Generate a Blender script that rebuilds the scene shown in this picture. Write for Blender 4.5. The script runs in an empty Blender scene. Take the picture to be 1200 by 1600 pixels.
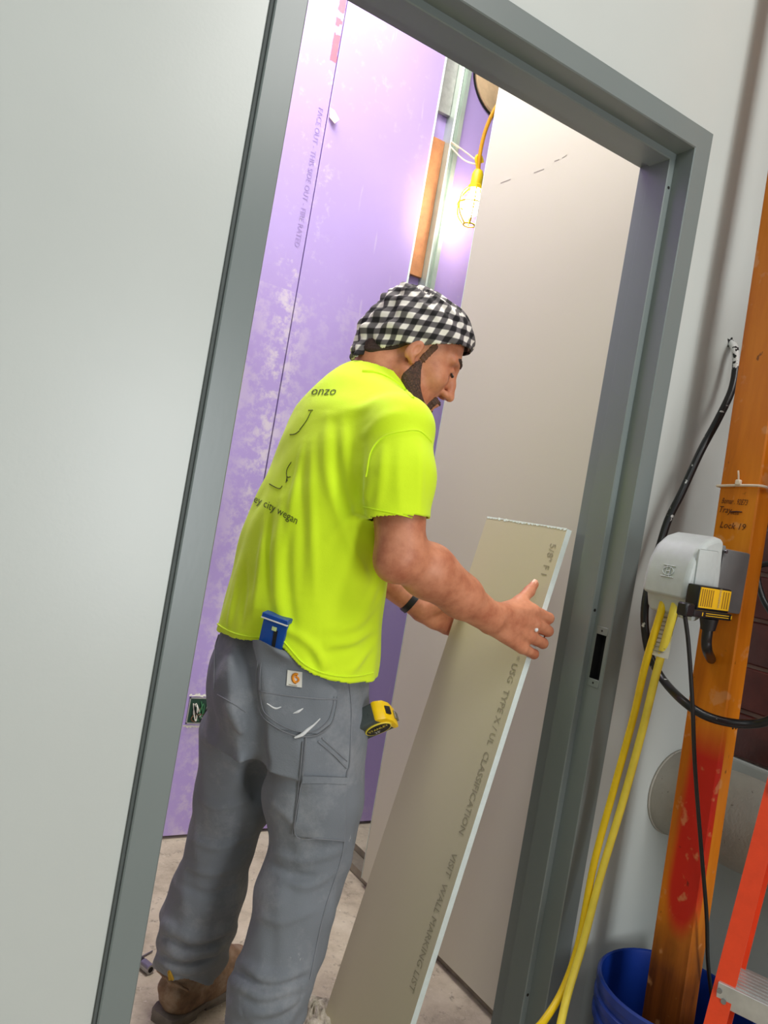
import bpy, bmesh, math, random
import numpy as np
from mathutils import Vector, Matrix

random.seed(7); rng = np.random.default_rng(7)
scn = bpy.context.scene
COL = scn.collection

# ------------------------------------------------------------------ camera, light, exposure
ROLL, YAW, FPX, EYE = math.radians(9.9), math.radians(31.5), 1200.0, 1.24
CR, SR = math.cos(ROLL), math.sin(ROLL)
RV = np.array([math.cos(YAW), -math.sin(YAW), 0.0])     # level right
FV = np.array([math.sin(YAW), math.cos(YAW), 0.0])      # forward
UV = np.array([0.0, 0.0, 1.0])
CAM = np.array([0.0, 0.0, EYE])
cd = bpy.data.cameras.new('camera'); cam = bpy.data.objects.new('camera', cd); COL.objects.link(cam)
cd.sensor_fit = 'HORIZONTAL'; cd.sensor_width = 36.0; cd.lens = 36.0 * FPX / 1200.0
cd.clip_start = 0.02
_x = CR * RV + SR * UV; _y = -SR * RV + CR * UV; _z = -FV
cam.matrix_world = Matrix(((_x[0], _y[0], _z[0], 0), (_x[1], _y[1], _z[1], 0), (_x[2], _y[2], _z[2], EYE), (0, 0, 0, 1)))
scn.camera = cam

w = bpy.data.worlds.new('world'); scn.world = w; w.use_nodes = True
w.node_tree.nodes['Background'].inputs[0].default_value = (0.93, 1.0, 0.99, 1)
w.node_tree.nodes['Background'].inputs[1].default_value = 0.25

def area(name, loc, target, size, power, color=(1, 1, 1), sy=None):
    l = bpy.data.lights.new(name, 'AREA'); l.energy = power; l.color = color
    l.shape = 'RECTANGLE'; l.size = size; l.size_y = sy or size
    o = bpy.data.objects.new(name, l); COL.objects.link(o); o.location = loc
    o.rotation_euler = (Vector(target) - Vector(loc)).to_track_quat('-Z', 'Y').to_euler()
    return o
area('ceiling_light_hall', (1.25, -1.2, 3.7), (1.1, 1.0, 0.9), 0.5, 46, (1, 0.98, 0.95), 1.6)
area('ceiling_light_hall_far', (-1.8, -1.6, 3.8), (0.2, 1.2, 1.0), 0.6, 26, (0.96, 1, 0.99), 1.8)
area('daylight_doorway', (1.30, -2.7, 1.15), (1.25, 1.0, 0.75), 0.7, 50, (0.93, 0.97, 1.0), 1.7)
area('ceiling_light_room', (0.75, 1.9, 3.7), (0.9, 2.0, 0.0), 1.4, 63, (1, 0.96, 0.90), 0.7)
vs = scn.view_settings
vs.view_transform = 'Standard'; vs.look = 'None'; vs.exposure = 0.0; vs.gamma = 1.0
vs.use_curve_mapping = False

# ------------------------------------------------------------------ pixel rays (photo 1200 x 1600) to points in the place
def ray(x, y):
    u = (x - 600) * CR + (y - 800) * SR; v = -(x - 600) * SR + (y - 800) * CR
    return RV * u / FPX + FV - UV * v / FPX
def PX(x, y, X): d = ray(x, y); return CAM + d * (X / d[0])
def PY(x, y, Y): d = ray(x, y); return CAM + d * (Y / d[1])
def PZ(x, y, Z): d = ray(x, y); return CAM + d * ((Z - EYE) / d[2])

# ------------------------------------------------------------------ materials
def lin(c):
    r = [((v / 255.0) / 12.92 if v <= 10 else (((v / 255.0) + 0.055) / 1.055) ** 2.4) for v in c]
    return (r[0], r[1], r[2], 1.0)
class NT:
    def __init__(s, name):
        s.m = bpy.data.materials.new(name); s.m.use_nodes = True; s.t = s.m.node_tree
        s.b = s.t.nodes['Principled BSDF']; s.tc = s.n('ShaderNodeTexCoord')
    def n(s, kind, **kw):
        nd = s.t.nodes.new(kind)
        for k, v in kw.items(): setattr(nd, k, v)
        return nd
    def l(s, a, b): s.t.links.new(a, b)
    def noise(s, scale, detail=4, rough=0.55, src=None, stretch=None):
        nd = s.n('ShaderNodeTexNoise'); nd.inputs['Scale'].default_value = scale
        nd.inputs['Detail'].default_value = detail; nd.inputs['Roughness'].default_value = rough
        src = src or s.tc.outputs['Object']
        if stretch:
            mp = s.n('ShaderNodeMapping'); mp.inputs['Scale'].default_value = stretch; s.l(src, mp.inputs[0]); src = mp.outputs[0]
        s.l(src, nd.inputs['Vector']); return nd.outputs['Fac']
    def ramp(s, fac, *stops):
        r = s.n('ShaderNodeValToRGB'); e = r.color_ramp.elements
        while len(e) < len(stops): e.new(0.5)
        for el, (p, c) in zip(e, stops): el.position = p; el.color = c
        s.l(fac, r.inputs[0]); return r.outputs[0]
    def mix(s, fac, a, b, mode='MIX'):
        m = s.n('ShaderNodeMix', data_type='RGBA', blend_type=mode)
        for sock, v in ((m.inputs[0], fac), (m.inputs[6], a), (m.inputs[7], b)):
            if hasattr(v, 'is_linked') or hasattr(v, 'node'): s.l(v, sock)
            else: sock.default_value = v
        return m.outputs[2]
    def math(s, op, a, b=None, c=None):
        m = s.n('ShaderNodeMath', operation=op)
        for i, v in enumerate((a, b, c)):
            if v is None: continue
            if hasattr(v, 'node'): s.l(v, m.inputs[i])
            else: m.inputs[i].default_value = v
        return m.outputs[0]
    def xyz(s):
        x = s.n('ShaderNodeSeparateXYZ'); s.l(s.tc.outputs['Object'], x.inputs[0]); return x.outputs
    def bump(s, h, strength=0.3, dist=0.002):
        b = s.n('ShaderNodeBump'); b.inputs['Strength'].default_value = strength; b.inputs['Distance'].default_value = dist
        s.l(h, b.inputs['Height']); s.l(b.outputs[0], s.b.inputs['Normal'])
    def color(s, c):
        if hasattr(c, 'node'): s.l(c, s.b.inputs['Base Color'])
        else: s.b.inputs['Base Color'].default_value = c
W1, B1 = (1, 1, 1, 1), (0, 0, 0, 1)
def simple(name, rgb, rough=0.5, metal=0.0, var=0.06, scale=30, bump=0.0, spec=0.5, bscale=None):
    s = NT(name); c = lin(rgb); f = s.noise(scale)
    dark = tuple(v * (1 - var * 2) for v in c[:3]) + (1,); lite = tuple(min(1, v * (1 + var)) for v in c[:3]) + (1,)
    s.color(s.ramp(f, (0.3, dark), (0.7, lite)))
    s.b.inputs['Roughness'].default_value = rough; s.b.inputs['Metallic'].default_value = metal
    s.b.inputs['Specular IOR Level'].default_value = spec
    if bump: s.bump(s.noise(bscale or scale * 6, 3), bump)
    return s.m

M = {}
M['wall_paint'] = simple('wall_paint', (199, 204, 199), 0.32, var=0.015, scale=3, bump=0.05, bscale=160)
def frame_mat():
    s = NT('frame_paint'); c = lin((122, 131, 129))
    s.color(s.mix(s.noise(4, 2), tuple(v * 0.94 for v in c[:3]) + (1,), tuple(v * 1.05 for v in c[:3]) + (1,)))
    s.b.inputs['Roughness'].default_value = 0.3; s.bump(s.noise(90, 3, stretch=(1, 1, 0.3)), 0.05); return s.m
M['frame'] = frame_mat()
M['black'] = simple('black_plastic', (22, 23, 24), 0.4)
M['dark'] = simple('dark_recess', (14, 14, 14), 0.8)
def purple_mat():
    s = NT('purple_board_paper'); base = lin((188, 166, 226)); deep = lin((176, 152, 217)); dust = lin((228, 218, 226))
    c = s.mix(s.noise(2.2, 3), deep, base)
    x = s.xyz()
    lowz = s.ramp(x[2], (1.75, W1), (2.1, B1)) if False else s.math('MULTIPLY', s.math('LESS_THAN', x[2], 1.95), 0.10)
    sm = s.ramp(s.math('ADD', s.noise(17, 9, 0.75), lowz), (0.56, B1), (0.68, W1))
    big = s.ramp(s.noise(1.7, 3), (0.45, B1), (0.62, W1))
    seam = s.ramp(s.math('ABSOLUTE', s.math('SUBTRACT', x[0], 1.02)), (0.0, W1), (0.14, B1))
    m = s.math('MULTIPLY', s.math('MAXIMUM', s.math('MULTIPLY', seam, 0.8), s.math('MULTIPLY', big, 0.30)), sm)
    c = s.mix(m, c, dust)
    scr = s.ramp(s.noise(40, 2, src=None, stretch=(1, 1, 0.12)), (0.70, B1), (0.74, W1))
    c = s.mix(s.math('MULTIPLY', scr, 0.22), c, dust)
    # faint vertical printing haze beside the joint and the red paint dabs near the top of the joint
    jag = s.math('ADD', x[2], s.math('MULTIPLY', s.math('SUBTRACT', s.noise(30, 3), 0.5), 0.05))
    zz_ = [PY(540, y, 2.54)[2] for y in (20, 36, 46, 62, 106)]
    dab = s.math('MAXIMUM', s.math('GREATER_THAN', jag, zz_[0]), s.math('MAXIMUM', s.math('MULTIPLY', s.math('LESS_THAN', jag, zz_[1]), s.math('GREATER_THAN', jag, zz_[2])),
                 s.math('MULTIPLY', s.math('LESS_THAN', jag, zz_[3]), s.math('GREATER_THAN', jag, zz_[4]))))
    edge = s.math('ADD', s.math('ABSOLUTE', s.math('SUBTRACT', x[0], 1.028)), s.math('MULTIPLY', s.math('SUBTRACT', s.noise(22, 4), 0.5), 0.02))
    red = s.math('MULTIPLY', dab, s.math('LESS_THAN', edge, 0.0125))
    c = s.mix(s.math('MULTIPLY', red, 0.8), c, lin((236, 92, 92)))
    s.color(c); s.b.inputs['Roughness'].default_value = 0.55; s.bump(s.noise(220, 2), 0.06); return s.m
M['purple'] = purple_mat()
M['gypsum'] = simple('gypsum_core', (228, 240, 236), 0.8, var=0.03, scale=60, bump=0.2)
def beige_mat(name, rgb):
    s = NT(name); c = lin(rgb)
    a = s.mix(s.noise(1.3, 3), tuple(v * 0.95 for v in c[:3]) + (1,), tuple(v * 1.03 for v in c[:3]) + (1,))
    scuff = s.ramp(s.noise(20, 6, 0.7, stretch=(1, 1, 0.5)), (0.70, B1), (0.78, W1))
    s.color(s.mix(s.math('MULTIPLY', scuff, 0.12), a, lin((120, 112, 100))))
    s.b.inputs['Roughness'].default_value = 0.6; s.bump(s.noise(300, 2), 0.05); return s.m
M['beige'] = beige_mat('drywall_paper', (206, 203, 182))
M['board'] = beige_mat('drywall_back_paper', (198, 191, 160))
M['ink'] = simple('grey_ink', (154, 147, 122), 0.8)
M['faint_ink'] = simple('faint_purple_ink', (166, 144, 202), 0.8)
def concrete_mat():
    s = NT('concrete_floor'); f = s.noise(5, 10, 0.7); f2 = s.noise(26, 8, 0.75)
    c = s.ramp(f, (0.3, lin((150, 138, 120))), (0.5, lin((196, 184, 163))), (0.7, lin((214, 204, 184))))
    c = s.mix(s.ramp(f2, (0.56, B1), (0.68, W1)), c, lin((120, 112, 100)))
    c = s.mix(s.ramp(s.noise(60, 5, 0.7), (0.62, B1), (0.70, W1)), c, lin((228, 222, 210)))
    s.color(c); s.b.inputs['Roughness'].default_value = 0.8; s.bump(s.noise(45, 8, 0.7), 0.6, 0.004); return s.m
M['concrete'] = concrete_mat()
M['galv'] = simple('galvanised_steel', (196, 210, 200), 0.34, 0.55, var=0.06, scale=14)
M['galv_dull'] = simple('dull_galvanised_steel', (176, 176, 172), 0.5, 0.4, var=0.1, scale=40)
M['osb'] = simple('wood_blocking', (196, 132, 86), 0.7, var=0.12, scale=22, bump=0.2)
M['track'] = simple('dusty_track_steel', (150, 142, 126), 0.6, 0.3, var=0.1, scale=30)
M['brick'] = simple('maroon_painted_brick', (92, 40, 34), 0.42, var=0.14, scale=24, bump=0.5, bscale=70)
M['mortar'] = simple('mortar', (150, 122, 112), 0.9, var=0.1, bump=0.4)
def base_mat():
    s = NT('grey_painted_concrete'); c = lin((186, 190, 186))
    a = s.mix(s.noise(7, 6), tuple(v * 0.88 for v in c[:3]) + (1,), c)
    sp = s.ramp(s.noise(75, 4, 0.7), (0.70, B1), (0.74, W1))
    s.color(s.mix(sp, a, lin((90, 88, 82)))); s.b.inputs['Roughness'].default_value = 0.6; s.bump(s.noise(50, 6), 0.3); return s.m
M['base'] = base_mat()
def jacket_mat():
    s = NT('canvas_pipe_jacket'); c = lin((186, 182, 170))
    a = s.mix(s.noise(9, 6, 0.7), lin((150, 146, 134)), c)
    sp = s.ramp(s.noise(55, 4, 0.7), (0.66, B1), (0.71, W1))
    s.color(s.mix(sp, a, lin((84, 80, 72)))); s.b.inputs['Roughness'].default_value = 0.75; s.bump(s.noise(160, 4), 0.5); return s.m
M['jacket'] = jacket_mat()
def post_mat():
    s = NT('orange_stained_post'); x = s.xyz()
    g = s.noise(16, 6, 0.6, stretch=(1, 1, 0.12))
    c = s.ramp(g, (0.3, lin((188, 98, 6))), (0.5, lin((216, 122, 10))), (0.72, lin((232, 142, 30))))
    low = s.ramp(s.math('ADD', x[2], s.math('MULTIPLY', s.math('SUBTRACT', s.noise(12, 4), 0.5), 0.14)), (0.40, W1), (0.56, B1))
    wood = s.ramp(s.noise(34, 6, 0.65, stretch=(1, 1, 0.06)), (0.35, lin((96, 48, 12))), (0.6, lin((150, 80, 24))), (0.75, lin((170, 98, 40))))
    c = s.mix(low, c, wood)
    # sprayed red patch with a rounded lower end, on the face turned to the doorway
    dy = s.math('SUBTRACT', x[1], 0.945)
    zz = s.math('MINIMUM', s.math('SUBTRACT', x[2], 0.60), 0.0)
    rr = s.math('SQRT', s.math('ADD', s.math('MULTIPLY', dy, dy), s.math('MULTIPLY', s.math('MULTIPLY', zz, zz), 0.16)))
    red = s.math('MULTIPLY', s.math('MULTIPLY', s.ramp(rr, (0.030, W1), (0.046, B1)), s.ramp(x[2], (0.86, W1), (0.93, B1))), s.math('LESS_THAN', x[0], 1.451))
    c = s.mix(red, c, lin((208, 32, 8)))
    chips = s.ramp(s.noise(24, 3, 0.5), (0.62, B1), (0.68, W1))
    c = s.mix(s.math('MULTIPLY', chips, 0.55), c, lin((224, 160, 104)))
    dirt = s.ramp(s.noise(46, 3, 0.5, stretch=(1, 1, 0.7)), (0.70, B1), (0.75, W1))
    c = s.mix(s.math('MULTIPLY', dirt, 0.7), c, lin((74, 34, 8)))
    s.color(c); s.b.inputs['Roughness'].default_value = 0.38; s.bump(g, 0.25, 0.002); return s.m
M['post'] = post_mat()
M['bucket'] = simple('blue_plastic', (20, 56, 150), 0.35, var=0.08, scale=12)
M['ladder'] = simple('orange_red_fibreglass', (222, 66, 24), 0.4, var=0.04, scale=40, bump=0.1)
M['alu'] = simple('worn_aluminium', (206, 206, 202), 0.35, 0.7, var=0.08, scale=30)
M['cover'] = simple('pale_grey_cast_cover', (186, 192, 188), 0.45, var=0.03, scale=60, bump=0.06)
M['boxgrey'] = simple('grey_metal_box', (134, 138, 138), 0.42, 0.25, var=0.04)
M['yellow_cord'] = simple('yellow_rubber', (240, 204, 20), 0.4, var=0.05)
M['pale_cord'] = simple('pale_yellow_rubber', (244, 222, 74), 0.4, var=0.05)
M['orange_cord'] = simple('orange_yellow_rubber', (226, 160, 24), 0.45, var=0.05)
M['yellow_label'] = simple('yellow_label', (226, 176, 22), 0.5, var=0.03)
M['white_label'] = simple('white_label', (226, 224, 214), 0.6, var=0.03)
def cable_mat():
    s = NT('black_cable_jacket'); sp = s.ramp(s.noise(55, 3, 0.5), (0.66, B1), (0.70, W1)); x = s.xyz()
    up = s.ramp(x[2], (0.55, B1), (0.58, W1))
    hi = s.math('MULTIPLY', s.math('GREATER_THAN', s.math('ADD', x[2], s.math('MULTIPLY', s.noise(60, 2), 0.10)), 1.755), s.math('GREATER_THAN', s.noise(90, 2), 0.42))
    s.color(s.mix(s.math('MAXIMUM', s.math('MULTIPLY', sp, 0.8), hi), lin((24, 25, 26)), lin((220, 222, 218))))
    s.b.inputs['Roughness'].default_value = 0.35; return s.m
M['cable'] = cable_mat()
M['string'] = simple('white_string', (232, 214, 190), 0.7)
M['cage'] = simple('yellow_plastic', (240, 208, 10), 0.4)
M['green_box'] = simple('dark_green_box', (26, 66, 48), 0.5)
M['steel'] = simple('tool_steel', (160, 162, 166), 0.25, 0.9)
# person
def skin_mat():
    s = NT('skin'); c = s.ramp(s.noise(26, 5, 0.6), (0.3, lin((176, 104, 74))), (0.55, lin((203, 134, 100))), (0.75, lin((216, 148, 114))))
    s.color(c); s.b.inputs['Roughness'].default_value = 0.5; s.b.inputs['Subsurface Weight'].default_value = 0.12
    s.b.inputs['Subsurface Radius'].default_value = (0.01, 0.004, 0.002); s.b.inputs['Subsurface Scale'].default_value = 0.6
    s.bump(s.noise(240, 4), 0.12, 0.001); return s.m
M['skin'] = skin_mat()
M['hair'] = simple('dark_brown_hair', (62, 42, 33), 0.7, var=0.25, scale=120, bump=0.6, bscale=420)
def stubble_mat():
    s = NT('short_beard'); f = s.noise(330, 3, 0.6)
    s.color(s.ramp(f, (0.40, lin((58, 39, 31))), (0.62, lin((92, 62, 47))), (0.8, lin((140, 92, 68)))))
    s.b.inputs['Roughness'].default_value = 0.7; s.bump(s.noise(420, 3), 0.5, 0.001); return s.m
M['stubble'] = stubble_mat()
M['nail'] = simple('fingernail', (212, 150, 122), 0.35)
M['eye'] = simple('dark_eye', (30, 20, 18), 0.3)
def shirt_mat():
    s = NT('neon_yellow_jersey'); f = s.noise(9, 3)
    s.color(s.ramp(f, (0.3, lin((216, 249, 18))), (0.7, lin((222, 254, 26)))))
    s.b.inputs['Roughness'].default_value = 0.85; s.b.inputs['Sheen Weight'].default_value = 0.15
    wv = s.noise(420, 2, stretch=(1, 1, 3)); s.bump(s.math('ADD', wv, s.math('MULTIPLY', s.noise(30, 3), 2.0)), 0.22, 0.002); return s.m
M['shirt'] = shirt_mat()
def pants_mat():
    s = NT('dusty_grey_canvas'); a = s.mix(s.noise(6, 4), lin((108, 114, 120)), lin((130, 135, 141)))
    d1 = s.ramp(s.noise(8, 7, 0.72), (0.50, B1), (0.75, W1))
    a = s.mix(s.math('MULTIPLY', d1, 0.5), a, lin((172, 174, 176)))
    st = s.ramp(s.noise(26, 5, 0.7, stretch=(1, 1, 0.5)), (0.69, B1), (0.76, W1))
    a = s.mix(s.math('MULTIPLY', st, 0.6), a, lin((206, 208, 208)))
    s.color(a); s.b.inputs['Roughness'].default_value = 0.9
    s.bump(s.math('ADD', s.noise(380, 2), s.math('MULTIPLY', s.noise(40, 4), 1.5)), 0.25, 0.002); return s.m
M['pants'] = pants_mat()
M['stitch'] = simple('grey_stitching', (128, 131, 136), 0.9)
M['shirt_ink'] = simple('olive_shirt_print', (78, 92, 24), 0.85)
M['plaster'] = simple('white_plaster_smear', (226, 228, 228), 0.9)
def boot_mat():
    s = NT('dusty_leather'); c = s.ramp(s.noise(12, 6, 0.65), (0.3, lin((66, 52, 42))), (0.5, lin((124, 96, 70))), (0.72, lin((164, 146, 124))))
    s.color(c); s.b.inputs['Roughness'].default_value = 0.7; s.bump(s.noise(70, 5), 0.4, 0.002); return s.m
M['boot'] = boot_mat()
M['sole'] = simple('dusty_rubber_sole', (120, 112, 102), 0.85, var=0.15, bump=0.3)
M['blue_tool'] = simple('blue_painted_metal', (16, 74, 156), 0.35, var=0.06)
M['tape_grey'] = simple('dark_grey_rubber', (70, 78, 76), 0.6, var=0.12, bump=0.3)
M['tape_yellow'] = simple('yellow_abs', (252, 206, 6), 0.35)
def plaid_mat():
    s = NT('black_white_plaid_cotton'); uv = s.n('ShaderNodeSeparateXYZ'); s.l(s.tc.outputs['UV'], uv.inputs[0])
    def band(o, ph=0.0):
        t = s.math('FRACT', s.math('ADD', s.math('MULTIPLY', o, 1.0), ph))
        return s.ramp(s.math('ABSOLUTE', s.math('SUBTRACT', t, 0.5)), (0.21, W1), (0.29, B1))
    a, b = band(uv.outputs[0]), band(uv.outputs[1])
    t = s.math('MULTIPLY', s.math('ADD', a, b), 0.5)
    c = s.ramp(t, (0.0, lin((26, 23, 26))), (0.5, lin((100, 95, 96))), (1.0, lin((240, 234, 224))))
    s.color(c); s.b.inputs['Roughness'].default_value = 0.9; s.bump(s.noise(300, 2), 0.15); return s.m
M['plaid'] = plaid_mat()

# ------------------------------------------------------------------ object helpers
def tag(o, label=None, cat=None, group=None, kind=None):
    for k, v in (('label', label), ('category', cat), ('group', group), ('kind', kind)):
        if v: o[k] = v
    return o
def empty(name, loc, label=None, cat=None, group=None, kind=None):
    o = bpy.data.objects.new(name, None); COL.objects.link(o); o.location = loc; o.empty_display_size = 0.05
    return tag(o, label, cat, group, kind)
def put(name, verts, faces, mat, parent=None, smooth=False, edge=None, kind=None):
    me = bpy.data.meshes.new(name)
    me.from_pydata([tuple(map(float, v)) for v in verts], [], [tuple(map(int, f)) for f in faces]); me.update()
    if mat: me.materials.append(mat)
    o = bpy.data.objects.new(name, me); COL.objects.link(o)
    if smooth is True: me.polygons.foreach_set('use_smooth', [True] * len(me.polygons))
    elif smooth:
        me.polygons.foreach_set('use_smooth', [True] * len(me.polygons)); me.set_sharp_from_angle(angle=math.radians(smooth))
    if parent: attach(o, parent)
    if kind: o['kind'] = kind
    return o
def attach(o, parent):
    """children keep their place in the world: parents here are unrotated Empties or meshes at the origin"""
    off = Vector((0, 0, 0)); p = parent
    while p: off += Vector(p.location); p = p.parent
    o.parent = parent; o.location = Vector(o.location) - off
def from_bm(name, bm, mat, parent=None, smooth=40):
    bmesh.ops.recalc_face_normals(bm, faces=bm.faces)
    me = bpy.data.meshes.new(name); bm.to_mesh(me); bm.free()
    if mat: me.materials.append(mat)
    o = bpy.data.objects.new(name, me); COL.objects.link(o)
    if smooth:
        me.polygons.foreach_set('use_smooth', [True] * len(me.polygons)); me.set_sharp_from_angle(angle=math.radians(smooth))
    if parent: attach(o, parent)
    return o
def bm_box(bm, lo, hi, bevel=0.0, M4=None, seg=1):
    g = bmesh.ops.create_cube(bm, size=1.0); vs_ = g['verts']
    c = [(a + b) / 2 for a, b in zip(lo, hi)]; s = [max(abs(b - a), 1e-5) for a, b in zip(lo, hi)]
    for v in vs_: v.co = Vector((v.co.x * s[0] + c[0], v.co.y * s[1] + c[1], v.co.z * s[2] + c[2]))
    if bevel:
        ed = list({e for v in vs_ for e in v.link_edges})
        r = bmesh.ops.bevel(bm, geom=ed, offset=bevel, segments=seg, profile=0.6, affect='EDGES')
        vs_ = list({v for f in r['faces'] for v in f.verts} | {v for v in vs_ if v.is_valid})
    if M4 is not None:
        for v in vs_: v.co = M4 @ v.co
def box(name, lo, hi, mat, parent=None, bevel=0.002, M4=None, seg=1):
    bm = bmesh.new(); bm_box(bm, lo, hi, bevel, M4, seg); return from_bm(name, bm, mat, parent)
def frame4(o, x, y, z):
    return Matrix(((x[0], y[0], z[0], o[0]), (x[1], y[1], z[1], o[1]), (x[2], y[2], z[2], o[2]), (0, 0, 0, 1)))
def unit(v): v = np.asarray(v, float); return v / np.linalg.norm(v)
def spline(pts, n=12):
    P = np.asarray(pts, float)
    if len(P) < 3: return P
    out = []; Q = np.vstack([2 * P[0] - P[1], P, 2 * P[-1] - P[-2]])
    for i in range(1, len(Q) - 2):
        p0, p1, p2, p3 = Q[i - 1], Q[i], Q[i + 1], Q[i + 2]
        for t in np.linspace(0, 1, n, endpoint=False):
            out.append(0.5 * ((2 * p1) + (-p0 + p2) * t + (2 * p0 - 5 * p1 + 4 * p2 - p3) * t * t + (-p0 + 3 * p1 - 3 * p2 + p3) * t ** 3))
    out.append(P[-1]); return np.array(out)
def tube_geo(pts, r, seg=10, sm=10, closed=False):
    P = spline(pts, sm) if sm else np.asarray(pts, float)
    n = len(P); rr = np.broadcast_to(np.asarray(r, float), (n,)) if np.ndim(r) == 0 else np.interp(np.linspace(0, 1, n), np.linspace(0, 1, len(r)), r)
    T = np.gradient(P, axis=0); T /= np.linalg.norm(T, axis=1)[:, None] + 1e-12
    a = np.array([0, 0, 1.0]) if abs(T[0][2]) < 0.9 else np.array([1.0, 0, 0])
    V, Fc = [], []; nrm = unit(np.cross(T[0], a))
    for i in range(n):
        nrm = unit(nrm - T[i] * (nrm @ T[i])); b = np.cross(T[i], nrm)
        for k in range(seg):
            an = 2 * math.pi * k / seg; V.append(P[i] + rr[i] * (math.cos(an) * nrm + math.sin(an) * b))
    for i in range(n - 1):
        for k in range(seg):
            k2 = (k + 1) % seg; Fc.append((i * seg + k, i * seg + k2, (i + 1) * seg + k2, (i + 1) * seg + k))
    Fc.append(tuple(range(seg))[::-1]); Fc.append(tuple((n - 1) * seg + k for k in range(seg)))
    return V, Fc
def tube(name, pts, r, mat, parent=None, seg=10, sm=10):
    V, Fc = tube_geo(pts, r, seg, sm); return put(name, V, Fc, mat, parent, smooth=50)
def join_geo(parts):
    V, Fc = [], []
    for v, f in parts:
        o = len(V); V += list(v); Fc += [tuple(i + o for i in q) for q in f]
    return V, Fc
def prism(name, poly, depth, M4, mat, parent=None, bevel=0.0, seg=2):
    """poly in local xy, extruded 0..depth along local z"""
    bm = bmesh.new(); vs_ = [bm.verts.new((p[0], p[1], 0)) for p in poly]; f = bm.faces.new(vs_)
    r = bmesh.ops.extrude_face_region(bm, geom=[f]); 
    for g in r['geom']:
        if isinstance(g, bmesh.types.BMVert): g.co.z += depth
    if bevel:
        bmesh.ops.recalc_face_normals(bm, faces=bm.faces)
        ed = [e for e in bm.edges if len(e.link_faces) == 2 and e.calc_face_angle() > 0.5]
        bmesh.ops.bevel(bm, geom=ed, offset=bevel, segments=seg, profile=0.6, affect='EDGES')
    for v in bm.verts: v.co = M4 @ v.co
    return from_bm(name, bm, mat, parent)
def lathe(name, prof, center, mat, parent=None, seg=48):
    V, Fc = [], []
    for r, z in prof:
        for k in range(seg):
            a = 2 * math.pi * k / seg; V.append((center[0] + r * math.cos(a), center[1] + r * math.sin(a), center[2] + z))
    for i in range(len(prof) - 1):
        for k in range(seg):
            k2 = (k + 1) % seg; Fc.append((i * seg + k, i * seg + k2, (i + 1) * seg + k2, (i + 1) * seg + k))
    return put(name, V, Fc, mat, parent, smooth=35)
def text_geo(s, size=1.0, shear=0.0, res=2):
    cu = bpy.data.curves.new('t', 'FONT'); cu.body = s; cu.size = size; cu.shear = shear; cu.resolution_u = res
    o = bpy.data.objects.new('t', cu); COL.objects.link(o)
    bpy.context.view_layer.update()
    me = o.evaluated_get(bpy.context.evaluated_depsgraph_get()).to_mesh()
    bm = bmesh.new(); bm.from_mesh(me); bmesh.ops.triangulate(bm, faces=bm.faces)
    V = np.array([v.co[:] for v in bm.verts]); Fc = [tuple(v.index for v in f.verts) for f in bm.faces]
    bm.free(); bpy.data.objects.remove(o); bpy.data.curves.remove(cu)
    return V, Fc
def cyl(name, a, b, r, mat, parent=None, seg=20, r2=None):
    return tube(name, [a, b], [r, r if r2 is None else r2], mat, parent, seg, 0)
def text_plane(name, s, size, o, ex, ey, mat, parent, shear=0.0):
    V, Fc = text_geo(s, size, shear); o, ex, ey = map(np.asarray, (o, ex, ey)); nz = unit(np.cross(ex, ey))
    W_ = [o + ex * v[0] + ey * v[1] + nz * 0.0006 for v in V]
    return put(name, W_, Fc, mat, parent)

# ================================================================== SETTING
FACE_Y = 1.14; WALL_Y = 1.15; BACK_Y = 2.54
flo = put('floor', [(-5, -4, 0), (3.2, -4, 0), (3.2, 3.4, 0), (-5, 3.4, 0)], [(0, 1, 2, 3)], M['concrete'], kind='structure')

# wall with the doorway
def wall_with_opening():
    xs = [-3.2, 0.375, 1.349, 1.80]; zs = [0, 2.163, 3.9]; y0, y1 = WALL_Y, 1.285
    bm = bmesh.new()
    for (xa, xb, za, zb) in ((xs[0], xs[1], 0, zs[2]), (xs[1], xs[2], zs[1], zs[2]), (xs[2], xs[3], 0, zs[2])):
        bm_box(bm, (xa, y0, za), (xb, y1, zb))
    bmesh.ops.remove_doubles(bm, verts=bm.verts, dist=1e-5)
    bmesh.ops.delete(bm, geom=[f for f in bm.faces if abs(f.normal.x) > 0.9 and (abs(f.calc_center_median().x - xs[1]) < 1e-4 or abs(f.calc_center_median().x - xs[2]) < 1e-4) and f.calc_center_median().z > zs[1]], context='FACES')
    return from_bm('wall_front', bm, M['wall_paint'], smooth=0)
wf = wall_with_opening(); wf['kind'] = 'structure'
# slight taped joint standing proud to the right of the frame
V, Fc = [], []
jp = [(-0.034, 0), (-0.02, 0.0012), (0, 0.0022), (0.012, 0.001), (0.03, 0)]
for z in np.linspace(0.0, 3.6, 60):
    for (a, b) in jp: V.append((1.477 + a + 0.002 * math.sin(z * 7), WALL_Y - b - 0.0003, z))
for i in range(59):
    for k in range(4): Fc.append((i * 5 + k, i * 5 + k + 1, (i + 1) * 5 + k + 1, (i + 1) * 5 + k))
put('taped_joint', V, Fc, M['wall_paint'], wf, smooth=True)

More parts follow.
